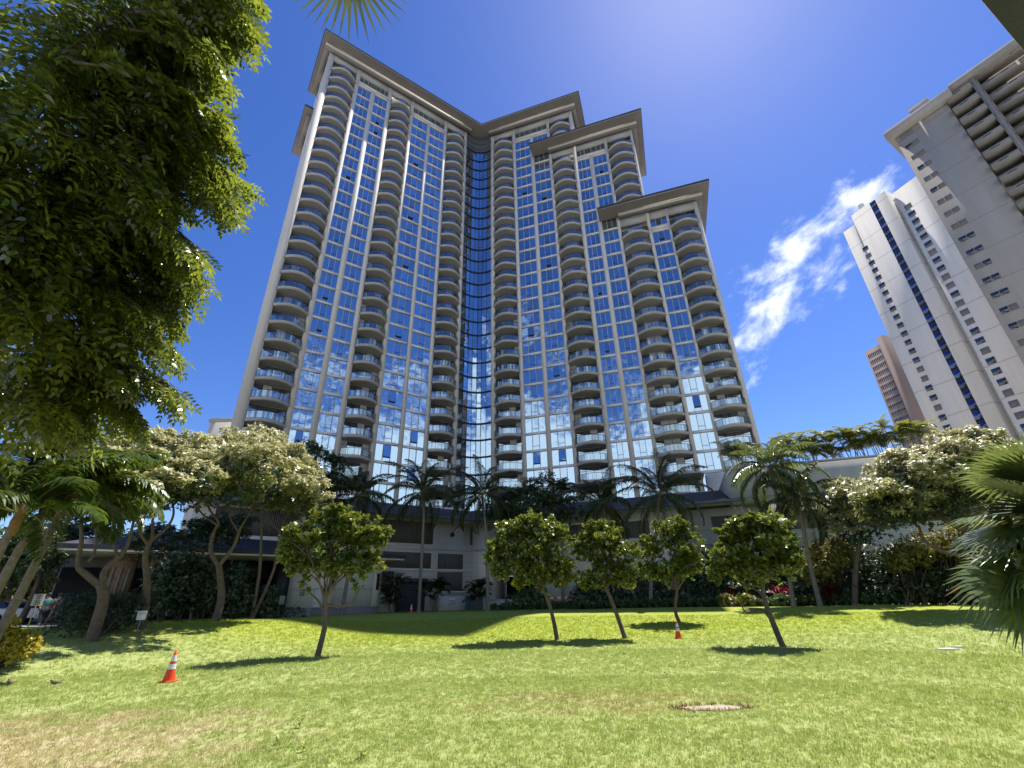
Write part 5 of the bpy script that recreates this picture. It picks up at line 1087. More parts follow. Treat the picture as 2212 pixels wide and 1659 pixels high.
def ti_plant(x, d, lab, h=1.3, n=3):
    base = foot(x, d); t = thing('ti_plant', base, lab, 'plant', 'red-leaved plants in the shrub border'); cr, st = MB(), MB()
    for i in range(n):
        p = base+(rng.uniform(-.35, .35), rng.uniform(-.2, .2), 0); top = p+(rng.normal(0, .1), 0, h*rng.uniform(.55, .9)); st.tube([p-(0, 0, .1), top], [.03, .02], 5)
        c = np.repeat(top[None], 22, 0)-np.c_[np.zeros((22, 2)), rng.uniform(0, h*.4, 22)]; a = rng.uniform(0, 6.28, 22); e = rng.uniform(.1, 1.2, 22); d_ = np.c_[np.sin(a)*np.cos(e), np.cos(a)*np.cos(e), np.sin(e)]
        leaves(cr, c, d_, np.c_[-np.sin(a)*np.sin(e), -np.cos(a)*np.sin(e), np.cos(e)], .55, .14, LANC, curl=.35)
    rel(st, base).build('stems', C_BARK, t); rel(cr, base).build('foliage', L_RED, t)
ti_plant(1697, 41.8, 'crimson-leaved plant between the two coconut trunks'); ti_plant(1806, 41.5, 'brightest red-leaved plant right of the lower coconut trunk', 1.5, 4); ti_plant(1578, 42.5, 'dim red-leaved plant behind the dense dark lawn tree'); ti_plant(2050, 40.5, 'red-leaved plant in deep shade before the fan palm', 1.6); ti_plant(1890, 41.5, 'small red-leaved plant just right of the slim pale trunk', 1.0)
gc = MB(); M_ = 2600
xs = rng.uniform(1060, 2230, M_); P_ = np.array([foot(x, 43.6-(x-1250)/950*2.6+rng.uniform(-.9, .7)+(2.5 if x < 1240 else 0)) for x in xs]); P_[:, 2] += rng.uniform(.02, .5, M_)
rosettes(gc, P_, np.array([(0, 0, 1.0)]*M_)+rng.normal(0, .4, (M_, 3)), 6, .26, .13, (.4, 1.3))
tag(gc.build('groundcover', L_GCOV), 'leafy low groundcover edging the lawn along the shrubbery', 'groundcover', kind='stuff')
for i, (x, dd, lab) in enumerate(((1572, 41.2, 'pale variegated low plant at the lawn edge left of the crimson plant'), (1615, 41.5, 'pale variegated low plant behind the dense lawn tree trunk'), (1690, 41.0, 'bright low leafy plant at the foot of the coconut trunks'))):
    b_ = foot(x, dd); bush('low_plant', b_, [(b_+(0, 0, .35), np.array((.6, .4, .4)))], 60, L_LIME if i < 2 else L_GCOV, lab, 'plant', 'bright low plants along the lawn edge', leaf=.3, per=6)
for i, (x, dd, yc, hw, hh) in enumerate(((352, 35.6, 1250, 34, 66), (392, 36.0, 1235, 36, 80), (432, 36.3, 1245, 30, 74), (510, 37.0, 1255, 30, 64), (575, 37.6, 1290, 22, 34))):
    b_ = foot(x, dd); bush('tall_shrub', b_, lobes_from([(x, yc, hw, hh*.6, 0), (x-hw*.4, yc+34, hw*.8, hh*.5, -.3), (x+hw*.4, yc+40, hw*.8, hh*.5, -.3), (x, yc+62, hw, hh*.3, -.5)], dd), 620, L_DARK,
        'near-black shrub filling the shade in front of the entrance pavilion', 'shrub', 'dark shrubs before the entrance pavilion', leaf=.24, per=6)
fw = MB(); n_ = 5200; a_ = np.radians(rng.uniform(-62, -33.5, n_)); d_ = rng.uniform(92, 108, n_); P_ = np.c_[np.sin(a_)*d_, np.cos(a_)*d_, 1+7*rng.random(n_)**1.2*(1+.35*np.sin(a_*60))]
rosettes(fw, P_, rng.normal(0, .5, (n_, 3))+np.array((0, 0, .8)), 5, 1.0, .55, (.5, 1.4)); tag(fw.build('woods', L_LIME), 'distant row of sunlit foliage across the road at the left', 'trees', kind='stuff')
# street trees far left
for i, (x, d, yc, hw, hh, lean, lab) in enumerate(((-20, 44, 1200, 110, 50, 40, 'leaning street tree nearest the left picture edge'), (55, 50, 1195, 90, 46, 45, 'leaning dark-trunked street tree left of the speed limit sign'), (105, 54, 1190, 80, 46, 50, 'slanting street tree right of the speed limit sign'), (160, 60, 1185, 80, 42, 30, 'far street tree by the traffic lights'), (240, 75, 1215, 70, 40, 10, 'distant street tree seen past the stone columns'), (20, 80, 1240, 120, 46, 0, 'distant light green tree across the road'), (130, 85, 1240, 100, 46, 0, 'distant tree across the road behind the traffic lights'))):
    b_ = foot(x, d); tp = [b_-(0, 0, .2)]+lp([(x+lean*.35, 1290), (x+lean*.8, 1235), (x+lean, yc+20)], d)
    L2 = lobes_from([(x+lean, yc, hw*.6, hh*.6, 0), (x+lean-hw*.5, yc+10, hw*.5, hh*.5, .5), (x+lean+hw*.5, yc+12, hw*.5, hh*.5, -.5), (x+lean+10, yc-hh*.5, hw*.5, hh*.4, 0)], d)
    layered_tree('street_tree', b_, lab, [(tp, .22, .12)], L2, 620 if d < 70 else 800, L_DARK if d < 70 else L_LIME, leaf=.3 if d < 70 else .45, per=8, group='trees along the street')

# --- the big tree overhanging from the left: sprays of pinnate leaves
def pinnate(mb, base, ax, L_, npair, ll, lw, r=rng):
    """compound leaves, all at once"""
    N_ = len(base); ax = unit(ax); side = unit(np.cross(ax, r.normal(size=(N_, 3))*np.array((.35, .35, 1))+np.array((0, 0, 1.2)))); nrm = unit(np.cross(side, ax)); cs_, ds_, ns_ = [], [], []
    for j in range(npair):
        t = .14+.86*j/(npair-.5); p = base+ax*(L_*t)[:, None]-nrm*(L_*.18*t*t)[:, None]+np.array((0, 0, -1.0))*(L_*.22*t*t)[:, None]
        for sgn in (-1, 1):
            cs_.append(p); ds_.append(side*sgn*.9+ax*.5+r.normal(0, .08, (N_, 3))+np.array((0, 0, -.18))); ns_.append(nrm+r.normal(0, .22, (N_, 3)))
    tip = base+ax*L_[:, None]-nrm*(L_*.18)[:, None]+np.array((0, 0, -1.0))*(L_*.22)[:, None]; cs_.append(tip); ds_.append(ax+np.array((0, 0, -.5))); ns_.append(nrm)
    c = np.concatenate(cs_); n_ = len(c)
    leaves(mb, c, np.concatenate(ds_), np.concatenate(ns_), ll*r.uniform(.75, 1.15, n_), lw*r.uniform(.8, 1.1, n_), LANC)
near_lobes = []; INX = 0.63
for x, y, w_, h_, d in ((470, 25, 75, 60, 4.2), (360, 60, 120, 90, 4.2), (200, 60, 170, 110, 4.3), (420, 190, 72, 90, 4.5), (300, 210, 140, 130, 4.6), (120, 250, 180, 150, 4.8), (460, 330, 55, 60, 5.0), (495, 400, 50, 45, 5.1), (380, 360, 110, 70, 5.1), (230, 400, 150, 100, 5.2), (70, 470, 150, 130, 5.3), (350, 510, 85, 60, 5.6), (400, 560, 45, 55, 5.7), (230, 560, 140, 90, 5.8), (310, 640, 100, 60, 6.2), (120, 680, 170, 110, 6.2), (355, 745, 45, 40, 6.6), (270, 760, 100, 60, 6.6), (335, 850, 55, 26, 7.0), (230, 830, 100, 50, 7.0), (80, 820, 130, 70, 7.0), (240, 880, 40, 30, 7.3), (110, 890, 90, 24, 7.4), (-120, 500, 180, 420, 5.5)):
    x = x*INX-12 if x > 200 else x; w_ = w_*.88; d += .35; c = at(x, y, d); dep = float((Vector(c)-Vector((0, 0, EYE))).dot(_f)); s = dep/F/D2; near_lobes.append((c, np.array((w_*s, w_*s*(.42 if x > 120 else .9), h_*s*.92))))
nb_ = at(-420, 1500, 6.0); nb_ = np.array((-8.5, 4.6, gz(-8.5, 4.6)))
cr = MB(); P_, U_, idx = lobe_points(near_lobes, 2350, inner=.3, flat=-.9)
ax = unit(U_*.6+np.array((.35, 0.05, -.75))+rng.normal(0, .45, (len(P_), 3)))
pinnate(cr, P_, ax, rng.uniform(.34, .56, len(P_)), 6, .098, .046)
TIPS = [((300, -40), (543, 10), 4.0), (((290, 20)), (541, 84), 4.1), ((300, 60), (470, 120), 4.2), ((260, 100), (491, 172), 4.4), ((280, 180), (480, 250), 4.5), ((270, 220), (506, 313), 4.7), ((260, 270), (548, 418), 4.9), ((280, 300), (512, 454), 5.0), ((240, 330), (397, 438), 5.0), ((180, 400), (444, 553), 5.4), ((200, 440), (454, 616), 5.6), ((180, 480), (418, 652), 5.8), ((180, 560), (397, 700), 6.1), ((180, 620), (397, 772), 6.4), ((150, 720), (407, 872), 6.9), ((140, 780), (324, 924), 7.1), ((60, 850), (209, 945), 7.2), ((100, 600), (330, 690), 6.0), ((120, 300), (330, 400), 5.0), ((150, 120), (400, 200), 4.5), ((60, 700), (300, 830), 6.6)]
spb, spa, twg = [], [], []
for (sx, sy), (tx, ty), d in TIPS:
    for _k in range(8):
        a_ = at(sx+rng.normal(0, 14), sy+rng.normal(0, 12), d+rng.normal(0, .15)); j = rng.uniform(0, 1)**1.5; b_ = at(tx-j*60+rng.normal(0, 4), ty-j*22+rng.normal(0, 7), d+rng.normal(0, .25)); mid_ = (a_+b_)/2+(0, 0, .10*np.linalg.norm(b_-a_)); pth = smooth_path([a_, mid_, b_], 16); twg.append(pth)
        nl = int(15*np.linalg.norm(b_-a_))+5; ts_ = np.linspace(.15, 1, nl); ii = np.minimum((ts_*15).astype(int), 14); tan_ = unit(pth[ii+1]-pth[ii] if len(pth) > 16 else pth[np.minimum(ii+1, len(pth)-1)]-pth[np.maximum(ii-1, 0)]); lat_ = unit(np.cross(tan_, (0, 0, 1.0)))
        sg = np.where(np.arange(nl) % 2, 1, -1)[:, None]; spb.append(pth[np.minimum(ii, len(pth)-1)]); spa.append(tan_*.7+lat_*sg*.8*(1.1-ts_[:, None]*.6)+np.array((0, 0, -.45))+rng.normal(0, .18, (nl, 3)))
spb, spa = np.concatenate(spb), np.concatenate(spa)
pinnate(cr, spb, spa, rng.uniform(.20, .32, len(spb)), 6, .078, .036)
hubs = [at(-150, 300, 5.6), at(-150, 650, 6.0)]; tp = [nb_-(0, 0, .2), nb_+(.1, .3, 2.0), nb_+(.5, .6, 3.8)]
paths = [(tp, .34, .24)]
for c, R in near_lobes:
    e = c+np.array((0, 0, R[2]*.2)); paths.append(([tp[-1], wob(tp[-1], e, 4, .08)[1]+(0, 0, .5), wob(tp[-1], e, 4, .06)[2]+(0, 0, .4), e], .07, .015))
    for _ in range(7):
        f_ = c+rng.uniform(-.85, .85, 3)*R; paths.append((wob(e, f_, 4, .07), .014, .004))
for p_ in twg: paths.append((p_, .012, .003))
tree('overhanging_tree', nb_, 'large dark tree overhanging the upper left with drooping sprays of small paired leaflets', 'tree', paths, cr, L_NEAR)

# --- fan palms close by
def fan_leaf(mb, hub, direction, up, R_, seg=46, span=300, droop=.5, m=0, r=rng, wid=.05):
    d = unit(np.asarray(direction, float)); u = unit(np.asarray(up, float)-d*np.dot(up, d)); s = np.cross(d, u)
    for i in range(seg):
        a = math.radians((i/(seg-1)-.5)*span); v = d*math.cos(a)+s*math.sin(a); L_ = R_*(.72+.28*math.cos(a*.55))*r.uniform(.93, 1.05); wv = np.cross(v, u); wv = wv/np.linalg.norm(wv)*wid*R_
        fold = u*(.03*R_*(1 if i % 2 else -1)); sag = np.array((0, 0, -1.0))*droop
        p0, p1, p2, p3 = hub, hub+v*L_*.35+fold*.5+sag*L_*.03, hub+v*L_*.72+sag*L_*.14, hub+v*L_*.97+sag*L_*(.42+.2*r.random())
        mb.add([p0, p1+wv*.9, p1-wv*.9], [(0, 1, 2)], m); mb.add([p1-wv*.9, p1+wv*.9, p2+wv*.45, p2-wv*.45], [(0, 1, 2, 3)], m); mb.add([p2-wv*.45, p2+wv*.45, p3], [(0, 1, 2)], m)
def fan_palm(base, top, label, leafs, R_=1.0, seed=0, lmat=None):
    r = np.random.default_rng(seed); t = thing('fan_palm', base, label, 'palm tree', 'fan palms close to the photographer'); tm = MB(); tm.tube(smooth_path([base-(0, 0, .2), (np.asarray(base)+top)/2+(.05, 0, 0), top], 10), .16, 10); rel(tm, base).build('trunk', C_PBARK, t, True)
    cr, st = MB(), MB()
    for hub, dirv_, R2, *upv in leafs:
        hub = np.asarray(hub, float); st.tube(smooth_path([top, (top+hub)/2+(0, 0, .15), hub], 8), [.022]*len(smooth_path([top, (top+hub)/2, hub], 8)), 5)
        fan_leaf(cr, hub, dirv_, np.array(upv[0] if upv else (0, 0, 1.0))+r.normal(0, .3 if not upv else .05, 3), R2, r=r, droop=.28 if not upv else .05, seg=46 if not upv else 38, wid=.05 if not upv else .034)
    rel(st, base).build('leaf_stalk', C_STEM, t, True); rel(cr, base).build('crown', lmat or L_FAN, t); return t
dF = 9.5; fb = foot(2370, 10.2); ftop = at(2330, 1120, 9.9)
lf = []
for x, y, dx, dz, R_ in ((2215, 1060, -1, .35, .95), (2200, 1115, -1, .05, 1.05), (2215, 1165, -1, -.2, 1.05), (2200, 1215, -.9, -.55, 1.05), (2225, 1255, -.6, -.9, 1.0), (2235, 1020, -.7, .8, .85), (2290, 1000, .1, 1, .9), (2290, 1270, -.1, -1, 1.0), (2270, 1190, -.8, -.4, 1.0), (2265, 1100, -.9, .3, 1.0), (2190, 1235, -.75, -.8, 1.0), (2215, 1035, -.9, .6, .95), (2180, 1140, -1, -.35, .95), (2240, 1180, -.9, -.1, 1.1), (2240, 1290, -.3, -1, 1.0)):
    lf.append((at(x+8, y, dF), (dx, -.25, dz), R_*.93))
fan_palm(fb, ftop, 'fan palm with long drooping green leaves thrust in from the right edge', lf, seed=5)
hub_ = at(758, -66, 2.3)
fan_palm(np.array((-4.2, -2.6, 0.0)), np.array((-3.6, -1.6, 6.0)), 'palm behind the photographer dangling one leaf tip over the tower roof', [(hub_, (0.0, .55, -1.0), .62, (.15, -1.0, -.5))], seed=8, lmat=L_PALM)

# ------------------------------------------------------------------ cones, signs, street things, small things on the grass
def cone(p, h, label):
    t = thing('traffic_cone', p, label, 'traffic cone', 'orange traffic cones on the lawn'); R_ = h*.2
    def rad(z): return R_*(1-z/h)+h*.028*(z/h)
    b = MB(); b.prism([(-R_*1.25, -R_*1.1), (-R_*1.1, -R_*1.25), (R_*1.1, -R_*1.25), (R_*1.25, -R_*1.1), (R_*1.25, R_*1.1), (R_*1.1, R_*1.25), (-R_*1.1, R_*1.25), (-R_*1.25, R_*1.1)], -.02, h*.045, 0); b.build('base', C_ORANGE, t)
    b = MB(); b.lathe([(rad(z*h), z*h) for z in (.046, .36, .53, .62, .8, 1.0)]+[(.001, h)], k=24); b.build('cone_body', C_ORANGE, t, True)
    for z0, z1 in ((.40, .56), (.64, .84)):
        b = MB(); b.lathe([(rad(z0*h)+.004, z0*h), (rad(z1*h)+.004, z1*h)], k=24); b.build('white_band', C_REFL, t, True)
    return t
c1 = ground_at(363, 1474); cone(c1, .74, 'large orange cone alone on the open grass, nearest the photographer')
c2 = ground_at(1466, 1379); cone(c2, .72, 'orange cone at the foot of the small round lawn tree').rotation_euler = (0, .03, 0)
cone(foot(889, 45.6), .74, 'tiny far orange cone by the dark roll-up door')
def post_sign(name, p, w_, h_, zc, label, cat, face, lines, white=C_SIGN):
    t = thing(name, p, label, cat); b = MB(); b.box((-.025, -.02, -.1), (.025, .02, zc+h_*.5), 0); b.build('post', C_BASE, t); b = MB(); b.prism([(-w_/2, -.045), (w_/2, -.045), (w_/2, -.022), (-w_/2, -.022)], zc-h_/2, zc+h_/2, 0); s = b.build('sign_board', white, t); t.rotation_euler = (0, 0, face)
    for txt, sz, z in lines:
        lettering(txt, sz, Matrix(((1, 0, 0, 0), (0, 0, -1, -.047), (0, 1, 0, z), (0, 0, 0, 1))), C_TEXT, s)
    return t
sp_ = foot(77, 35.0); spz = at(77, 1296, 35.0)[2]-sp_[2]
post_sign('speed_limit_sign', sp_, .44, .54, spz, 'white speed limit 25 sign on a post among the leaning trunks', 'road sign', math.atan2(sp_[0], -sp_[1])+math.pi if False else -math.atan2(sp_[0], sp_[1]), [('SPEED', .1, spz+.19), ('LIMIT', .1, spz+.08), ('25', .27, spz-.13)], C_PAVE)  # white board given a grey colour that stands for its shade
ws = foot(312, 28.0); wz = at(312, 1329, 28.0)[2]-ws[2]
post_sign('notice_sign', ws, .34, .36, wz, 'small white notice on a low stake in front of the hedge end', 'sign', -math.atan2(ws[0], ws[1]), [('PRIVATE\nPROPERTY', .058, wz+.075), ('-------', .055, wz-.05), ('------', .055, wz-.11)])
# traffic lights on a mast arm
sp0 = foot(236, 58); top_ = at(238, 1272, 58); t = thing('traffic_signal', sp0, 'mast arm of traffic lights showing red over the street', 'traffic light')
b = MB(); b.tube([sp0-(0, 0, .1), (sp0[0], sp0[1], top_[2])], [.11, .07], 8); a2 = at(120, 1272, 56); b.tube([(sp0[0], sp0[1], top_[2]), a2], [.07, .04], 6); rel(b, sp0).build('mast_arm', C_BASE, t)
C_LAMP = bpy.data.materials.new('red_signal_lamp'); C_LAMP.use_nodes = True; _b = C_LAMP.node_tree.nodes['Principled BSDF']; _b.inputs['Base Color'].default_value = (.6, .02, .01, 1); _b.inputs['Emission Color'].default_value = (1, .06, .03, 1); _b.inputs['Emission Strength'].default_value = 5
for x in (167, 194, 143):
    p = at(x, 1285, 56.5); b = MB(); b.box((p[0]-.17, p[1]-.15, p[2]-.75), (p[0]+.17, p[1]+.15, p[2]+.25), 0); hd = rel(b, sp0).build('signal_head', C_BLACK, t)
    b = MB(); b.lathe([(.001, 0), (.13, 0), (.13, .05)], k=14); lo = b.build('red_lamp', C_LAMP, hd); q_ = p-sp0; lo.location = (q_[0]+.1, q_[1]-.16, q_[2]+.05); lo.rotation_euler = (math.radians(90), 0, math.radians(35))
# cars
def car(p, rz, paint, label):
    t = thing('parked_car', p, label, 'car', 'cars on the street', rz)
    body = [(-2.2, .35), (-2.25, .75), (-2.1, .95), (-1.45, 1.0), (1.0, .98), (2.0, .85), (2.22, .65), (2.2, .35)]
    b = MB(); n = len(body); ys = (-.78, -.88, .88, .78)
    V = [(x, y, z if abs(y) > .8 else (z if z < .9 else z+.02)) for y in ys for x, z in body]; b.add(V, [(j*n+i, j*n+(i+1) % n, (j+1)*n+(i+1) % n, (j+1)*n+i) for j in range(3) for i in range(n)]); b.add(V[:n], [tuple(range(n))]); b.add(V[3*n:], [tuple(range(n))]); b.build('body', paint, t)
    cab = [(-1.75, .98), (-1.3, 1.42), (.25, 1.45), (1.05, .97)]; b = MB(); V = [(x, y*(1 if z < 1.1 else .82), z) for y in (-.8, .8) for x, z in cab]; b.add(V, [(0, 1, 5, 4), (2, 3, 7, 6), (0, 3, 2, 1), (4, 5, 6, 7)]); b.build('window', C_WDARK, t)
    b = MB(); b.add([(x, y, z+.012) for y in (-.66, .66) for x, z in ((-1.3, 1.42), (.25, 1.45))]+[(x, y, z+.05) for y in (-.6, .6) for x, z in ((-1.2, 1.42), (.15, 1.45))], [(0, 1, 3, 2), (4, 5, 7, 6), (0, 1, 5, 4), (2, 3, 7, 6), (0, 2, 6, 4), (1, 3, 7, 5)]); b.build('roof', paint, t)
    for x in (-1.35, 1.4):
        for y in (-.82, .82):
            b = MB(); b.lathe([(.001, -.1), (.2, -.1), (.32, -.1), (.34, -.06), (.34, .06), (.32, .1), (.2, .1), (.001, .1)], k=18); wh = b.build('wheel', C_BLACK, t, True); wh.location = (x, y, .34); wh.rotation_euler = (math.pi/2, 0, 0)
    for y in (-.62, .62):
        b = MB(); b.box((-2.27, y-.16, .68), (-2.2, y+.16, .84)); b.build('tail_light', C_RED, t); b = MB(); b.box((2.16, y-.17, .66), (2.25, y+.17, .78)); b.build('headlight', C_SIGN, t)
PW = mat('white_car_paint', (.7, .7, .7), .25, spec=.6); PR = mat('red_car_paint', (.45, .03, .03), .25, spec=.6); PK = mat('dark_car_paint', (.03, .035, .045), .25, spec=.6)
for x, d, rz, pt, lab in ((62, 53, .5, PW, 'white car on the sunlit road just right of the leaning palm trunk'), (12, 55, .6, PK, 'dark car at the left picture edge'), (108, 60, .45, PR, 'red car behind the pedestrians on the road'), (150, 66, .4, PW, 'far white car below the traffic lights'), (196, 70, .4, PW, 'white car just above the clipped hedge')):
    p = foot(x, d); car(p, rz, pt, lab)
# two people walking on the pavement
def person(p, shirt, trousers, label, facing, stride):
    t = thing('person', p, label, 'person', None, facing)
    def skin(name, verts, edges, rad, m, lv=1):
        me = bpy.data.meshes.new(name); me.from_pydata(verts, edges, []); o = bpy.data.objects.new(name, me); COL.objects.link(o); bpy.context.view_layer.objects.active = o
        sk = o.modifiers.new('skin', 'SKIN'); sk.use_smooth_shade = True
        for i, v in enumerate(me.skin_vertices[0].data): v.radius = (rad[i], rad[i]*.85); v.use_root = (i == 0)
        sb = o.modifiers.new('sub', 'SUBSURF'); sb.levels = sb.render_levels = lv
        dg = bpy.context.evaluated_depsgraph_get(); m2 = bpy.data.meshes.new_from_object(o.evaluated_get(dg)); bpy.data.objects.remove(o); m2.materials.clear(); m2.materials.append(m); o = bpy.data.objects.new(name, m2); COL.objects.link(o); o.parent = t; return o
    s = stride
    V = [(0, 0, .95), (0, 0, 1.15), (0, 0, 1.38), (0, 0, 1.5), (0, .03, 1.62), (.19, 0, 1.42), (.25, -.05, 1.15), (.22, .12*s, .9), (-.19, 0, 1.42), (-.25, .05, 1.15), (-.22, -.12*s, .9), (.09, 0, .9), (.1, .18*s, .5), (.1, .12*s, .1), (.1, .24*s, .05), (-.09, 0, .9), (-.1, -.1*s, .5), (-.1, -.32*s, .12), (-.1, -.22*s, .05)]
    E_ = [(0, 1), (1, 2), (2, 3), (3, 4), (2, 5), (5, 6), (6, 7), (2, 8), (8, 9), (9, 10), (0, 11), (11, 12), (12, 13), (13, 14), (0, 15), (15, 16), (16, 17), (17, 18)]
    R_ = [.15, .14, .16, .055, .10, .06, .045, .035, .06, .045, .035, .09, .065, .045, .04, .09, .065, .045, .04]
    skin('body', V, E_, R_, mat('skin_tone', (.35, .2, .13), .6))
    skin('shirt', [(0, 0, .98), (0, 0, 1.15), (0, 0, 1.38), (.2, 0, 1.42), (.25, -.03, 1.2), (-.2, 0, 1.42), (-.25, .03, 1.2)], [(0, 1), (1, 2), (2, 3), (3, 4), (2, 5), (5, 6)], [.175, .165, .185, .085, .065, .085, .065], shirt)
    skin('trousers', [(0, 0, .95), (.09, 0, .88), (.1, .18*s, .5), (.1, .12*s, .14), (-.09, 0, .88), (-.1, -.1*s, .5), (-.1, -.3*s, .16)], [(0, 1), (1, 2), (2, 3), (0, 4), (4, 5), (5, 6)], [.17, .115, .085, .065, .115, .085, .065], trousers)
    b = MB(); b.lathe([(.001, .12), (.07, .11), (.105, .06), (.112, 0), (.10, -.05)], k=14); h = b.build('hair', C_TEXT, t, True); h.location = (0, 0, 1.66)
person(foot(97, 40), mat('teal_shirt', (.05, .16, .18), .9), mat('dark_trousers', (.03, .03, .045), .9), 'person in a teal shirt walking on the shaded pavement at the far left', 1.2, 1)
person(foot(122, 41), mat('pale_top', (.35, .27, .25), .9), mat('khaki_trousers', (.16, .13, .11), .9), 'person in a pale top walking behind the teal-shirted one', 1.2, -1)
# barrier boards and a utility box by the garage opening
fBb = frame(nRv, uRv, 48.0)
def barricade(x0, x1, lab):
    p0, p1 = foot(x0, 47), foot(x1, 47); c = (p0+p1)/2; L_ = np.linalg.norm(p1-p0); t = thing('barricade', c, lab, 'barrier', 'orange and white barriers', math.atan2(p1[1]-p0[1], p1[0]-p0[0]))
    b = MB(); n = max(4, int(L_/.35))
    for i in range(n): b.box((-L_/2+L_*i/n, -.02, .82), (-L_/2+L_*(i+1)/n, .02, 1.0), i % 2)
    b.build('board', [C_ORANGE, C_REFL], t)
    for x in (-L_/2+.12, L_/2-.12): b = MB(); b.tube([(x, -.25, 0), (x, -.02, .95)], .02, 5); b.tube([(x, .25, 0), (x, .02, .95)], .02, 5); b.build('leg', C_ORANGE, t)
barricade(1108, 1133, 'short orange and white barrier left of the leafy shrub'); barricade(1180, 1246, 'long orange and white barrier across the garage opening')
p = foot(1083, 47); b = MB(); b.box((p[0]-1.05, p[1]-.3, p[2]-.1), (p[0]+1.05, p[1]+.5, p[2]+.85)); b.box((p[0]-1.1, p[1]-.35, p[2]+.85), (p[0]+1.1, p[1]+.55, p[2]+.92)); b.box((p[0]-.5, p[1]-.33, p[2]), (p[0]-.46, p[1]-.3, p[2]+.8)); single(b, 'utility_box', C_PAVE, 'pale boxy utility cabinet left of the barriers at the garage opening', 'cabinet', origin=p)
# white slabs, birds, weeds and fallen leaves on the lawn
def slab(x, y, w_, lab):
    p = ground_at(x, y); b = MB(); n = 11; b.prism([(w_*(1+.25*math.sin(i*2.1))*math.cos(i*6.283/n), w_*.5*(1+.2*math.sin(i*3.3))*math.sin(i*6.283/n)) for i in range(n)], -.03, .045); o = b.build('flat_stone', C_REFL); o.location = p; tag(o, lab, 'stone', 'pale flat stones on the grass')
slab(2046, 1404, .32, 'longer pale flat stone lying on the grass at the right'); slab(2070, 1399, .2, 'shorter pale flat stone right beside the longer one')
def bird(x, y, lab, s, rz):
    p = ground_at(x, y); t = thing('bird', p, lab, 'bird', 'doves on the dry grass', rz); mb_ = MB()
    ys = np.linspace(-1, 1, 13); rad = [.004, .012, .02, .035, .048, .055, .056, .052, .042, .03, .028, .024, .004]; py = [-.17, -.13, -.09, -.055, -.02, .01, .04, .065, .085, .1, .115, .13, .145]; pz = [.09, .095, .1, .105, .108, .11, .115, .125, .14, .158, .172, .178, .176]
    mb_.tube(np.c_[np.zeros(13), py, pz], rad, 10); mb_.build('body', mat('dove_grey', (.16, .12, .10), .9, noise=.35, nscale=30), t, True)
    b = MB(); b.add([(0, .145, .178), (.006, .14, .172), (-.006, .14, .172), (0, .168, .168)], [(0, 1, 3), (0, 3, 2), (1, 2, 3)]); b.build('beak', C_BLACK, t)
    for sx in (-.02, .02): b = MB(); b.tube([(sx, .01, .07), (sx, .015, 0), (sx, .04, 0)], .004, 4); b.build('leg', C_RED, t)
    t.scale = (s, s, s)
bird(117, 1484, 'dove standing on the dry grass left of the nearest cone', .85, 2.2); bird(18, 1482, 'dove near the left edge below the golden shrub', .8, 1.2)
def weed(x, y, s, lab):
    p = ground_at(x, y); mb_ = MB(); n = 12; a = rng.uniform(0, 6.28, n); e = rng.uniform(.3, 1.2, n); d_ = np.c_[np.sin(a)*np.cos(e), np.cos(a)*np.cos(e), np.sin(e)]
    c = np.c_[np.zeros((n, 2)), rng.uniform(0, .1*s, n)]; leaves(mb_, c, d_, np.c_[-np.sin(a)*np.sin(e), -np.cos(a)*np.sin(e), np.cos(e)], 0.10*s, .034*s, LANC); o = mb_.build('weed', L_WEED); o.location = p; tag(o, lab, 'weed', 'leafy weeds in the lawn')
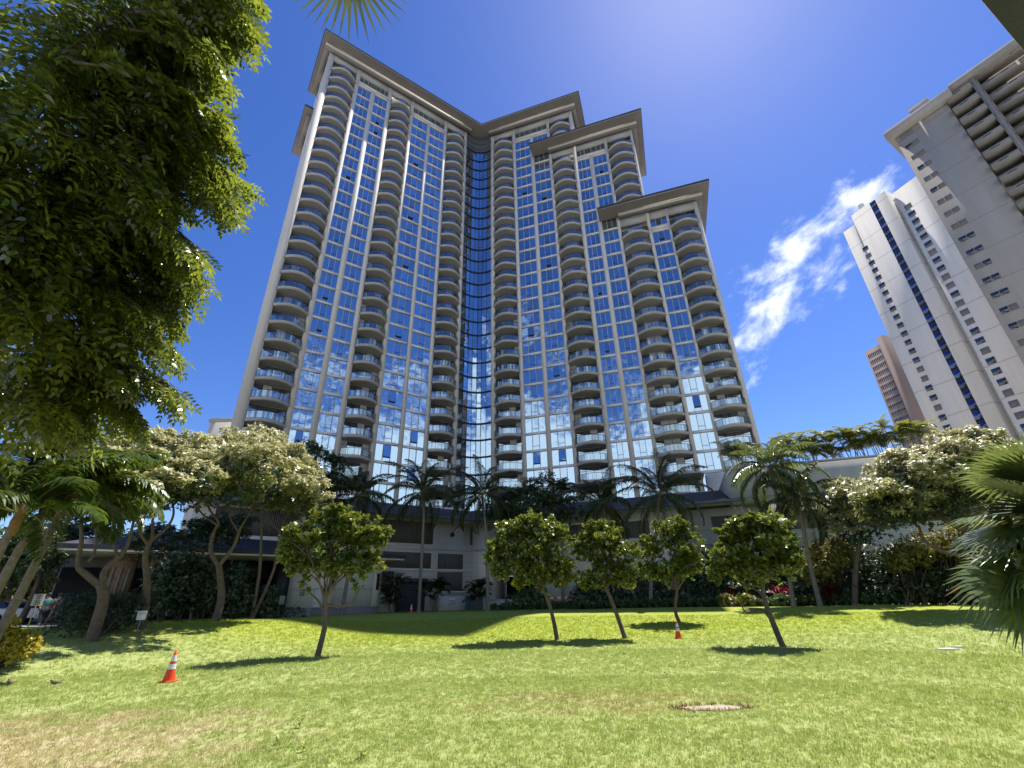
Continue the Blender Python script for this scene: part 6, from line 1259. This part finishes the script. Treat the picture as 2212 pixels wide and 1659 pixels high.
for x, y, s, lab in ((648, 1572, 1.2, 'leafy weed in the grass straight below the thin-crowned lawn tree'), (700, 1568, 1.0, 'leafy weed beside another in the mid lawn'), (600, 1610, .9, 'leafy weed near the dry patch edge'), (655, 1625, .9, 'small leafy weed low in the centre of the picture'), (400, 1500, .9, 'leafy weed just right of the nearest cone'), (785, 1640, 1.1, 'tall weed at the bottom edge of the picture'), (1500, 1545, .8, 'sprouting weed at the rim of the bare soil patch'), (1925, 1455, .9, 'pale weed on the right side of the lawn'), (1105, 1440, .8, 'weed in front of the widest lawn tree'), (520, 1470, .8, 'weed beside the first tree shadow')): weed(x, y, s, lab)
fl = MB(); n = 46; xs, ys = rng.uniform(250, 1500, n), rng.uniform(1365, 1470, n); P_ = np.array([ground_at(x, y) for x, y in zip(xs, ys)])+(0, 0, .05); a = rng.uniform(0, 6.28, n)
leaves(fl, P_, np.c_[np.cos(a), np.sin(a), rng.uniform(-.1, .3, n)], np.c_[np.zeros((n, 2)), np.ones(n)]+rng.normal(0, .3, (n, 3)), .14, .08); tag(fl.build('fallen_leaves', mat('yellowed_leaf', (.5, .36, .10), .7, noise=.4, nscale=5)), 'yellowed leaves fallen on the grass', 'leaves', kind='stuff')
dr_ = MB(); n = 420; a = rng.uniform(0, 6.28, n); rr_ = rng.uniform(.9, 1.35, n); P_ = np.c_[DIRT[0]+.58*rr_*np.cos(a), DIRT[1]-.05+.21*rr_*np.sin(a)]; P_ = np.c_[P_, [gz(x, y)-.005 for x, y in P_]]
leaves(dr_, P_, np.c_[rng.normal(0, .35, (n, 2)), np.ones(n)], rng.normal(0, 1, (n, 3)), rng.uniform(.03, .085, n), .009, LANC, curl=.3); tag(dr_.build('dry_grass', mat('scorched_grass', (.36, .20, .07), .8, noise=.5, nscale=12)), 'scorched rusty grass ringing the bare soil patch', 'grass', kind='stuff')
# kerb painted red along the left edge of the lawn
b = MB(); pts = [foot(x, d) for x, d in ((190, 30.2), (215, 30.2), (240, 30.3), (265, 30.5))]
for p0, p1 in zip(pts[:-1], pts[1:]):
    dv = (p1-p0)/np.linalg.norm(p1-p0); nv = np.array((-dv[1], dv[0], 0))*.16; V = [p0-nv, p1-nv, p1+nv, p0+nv]; b.add([v-(0, 0, .1) for v in V]+[v+(0, 0, .16) for v in V], [(4, 5, 6, 7), (0, 1, 5, 4), (1, 2, 6, 5), (2, 3, 7, 6), (3, 0, 4, 7)])
tag(b.build('kerb', C_RED), kind='structure')
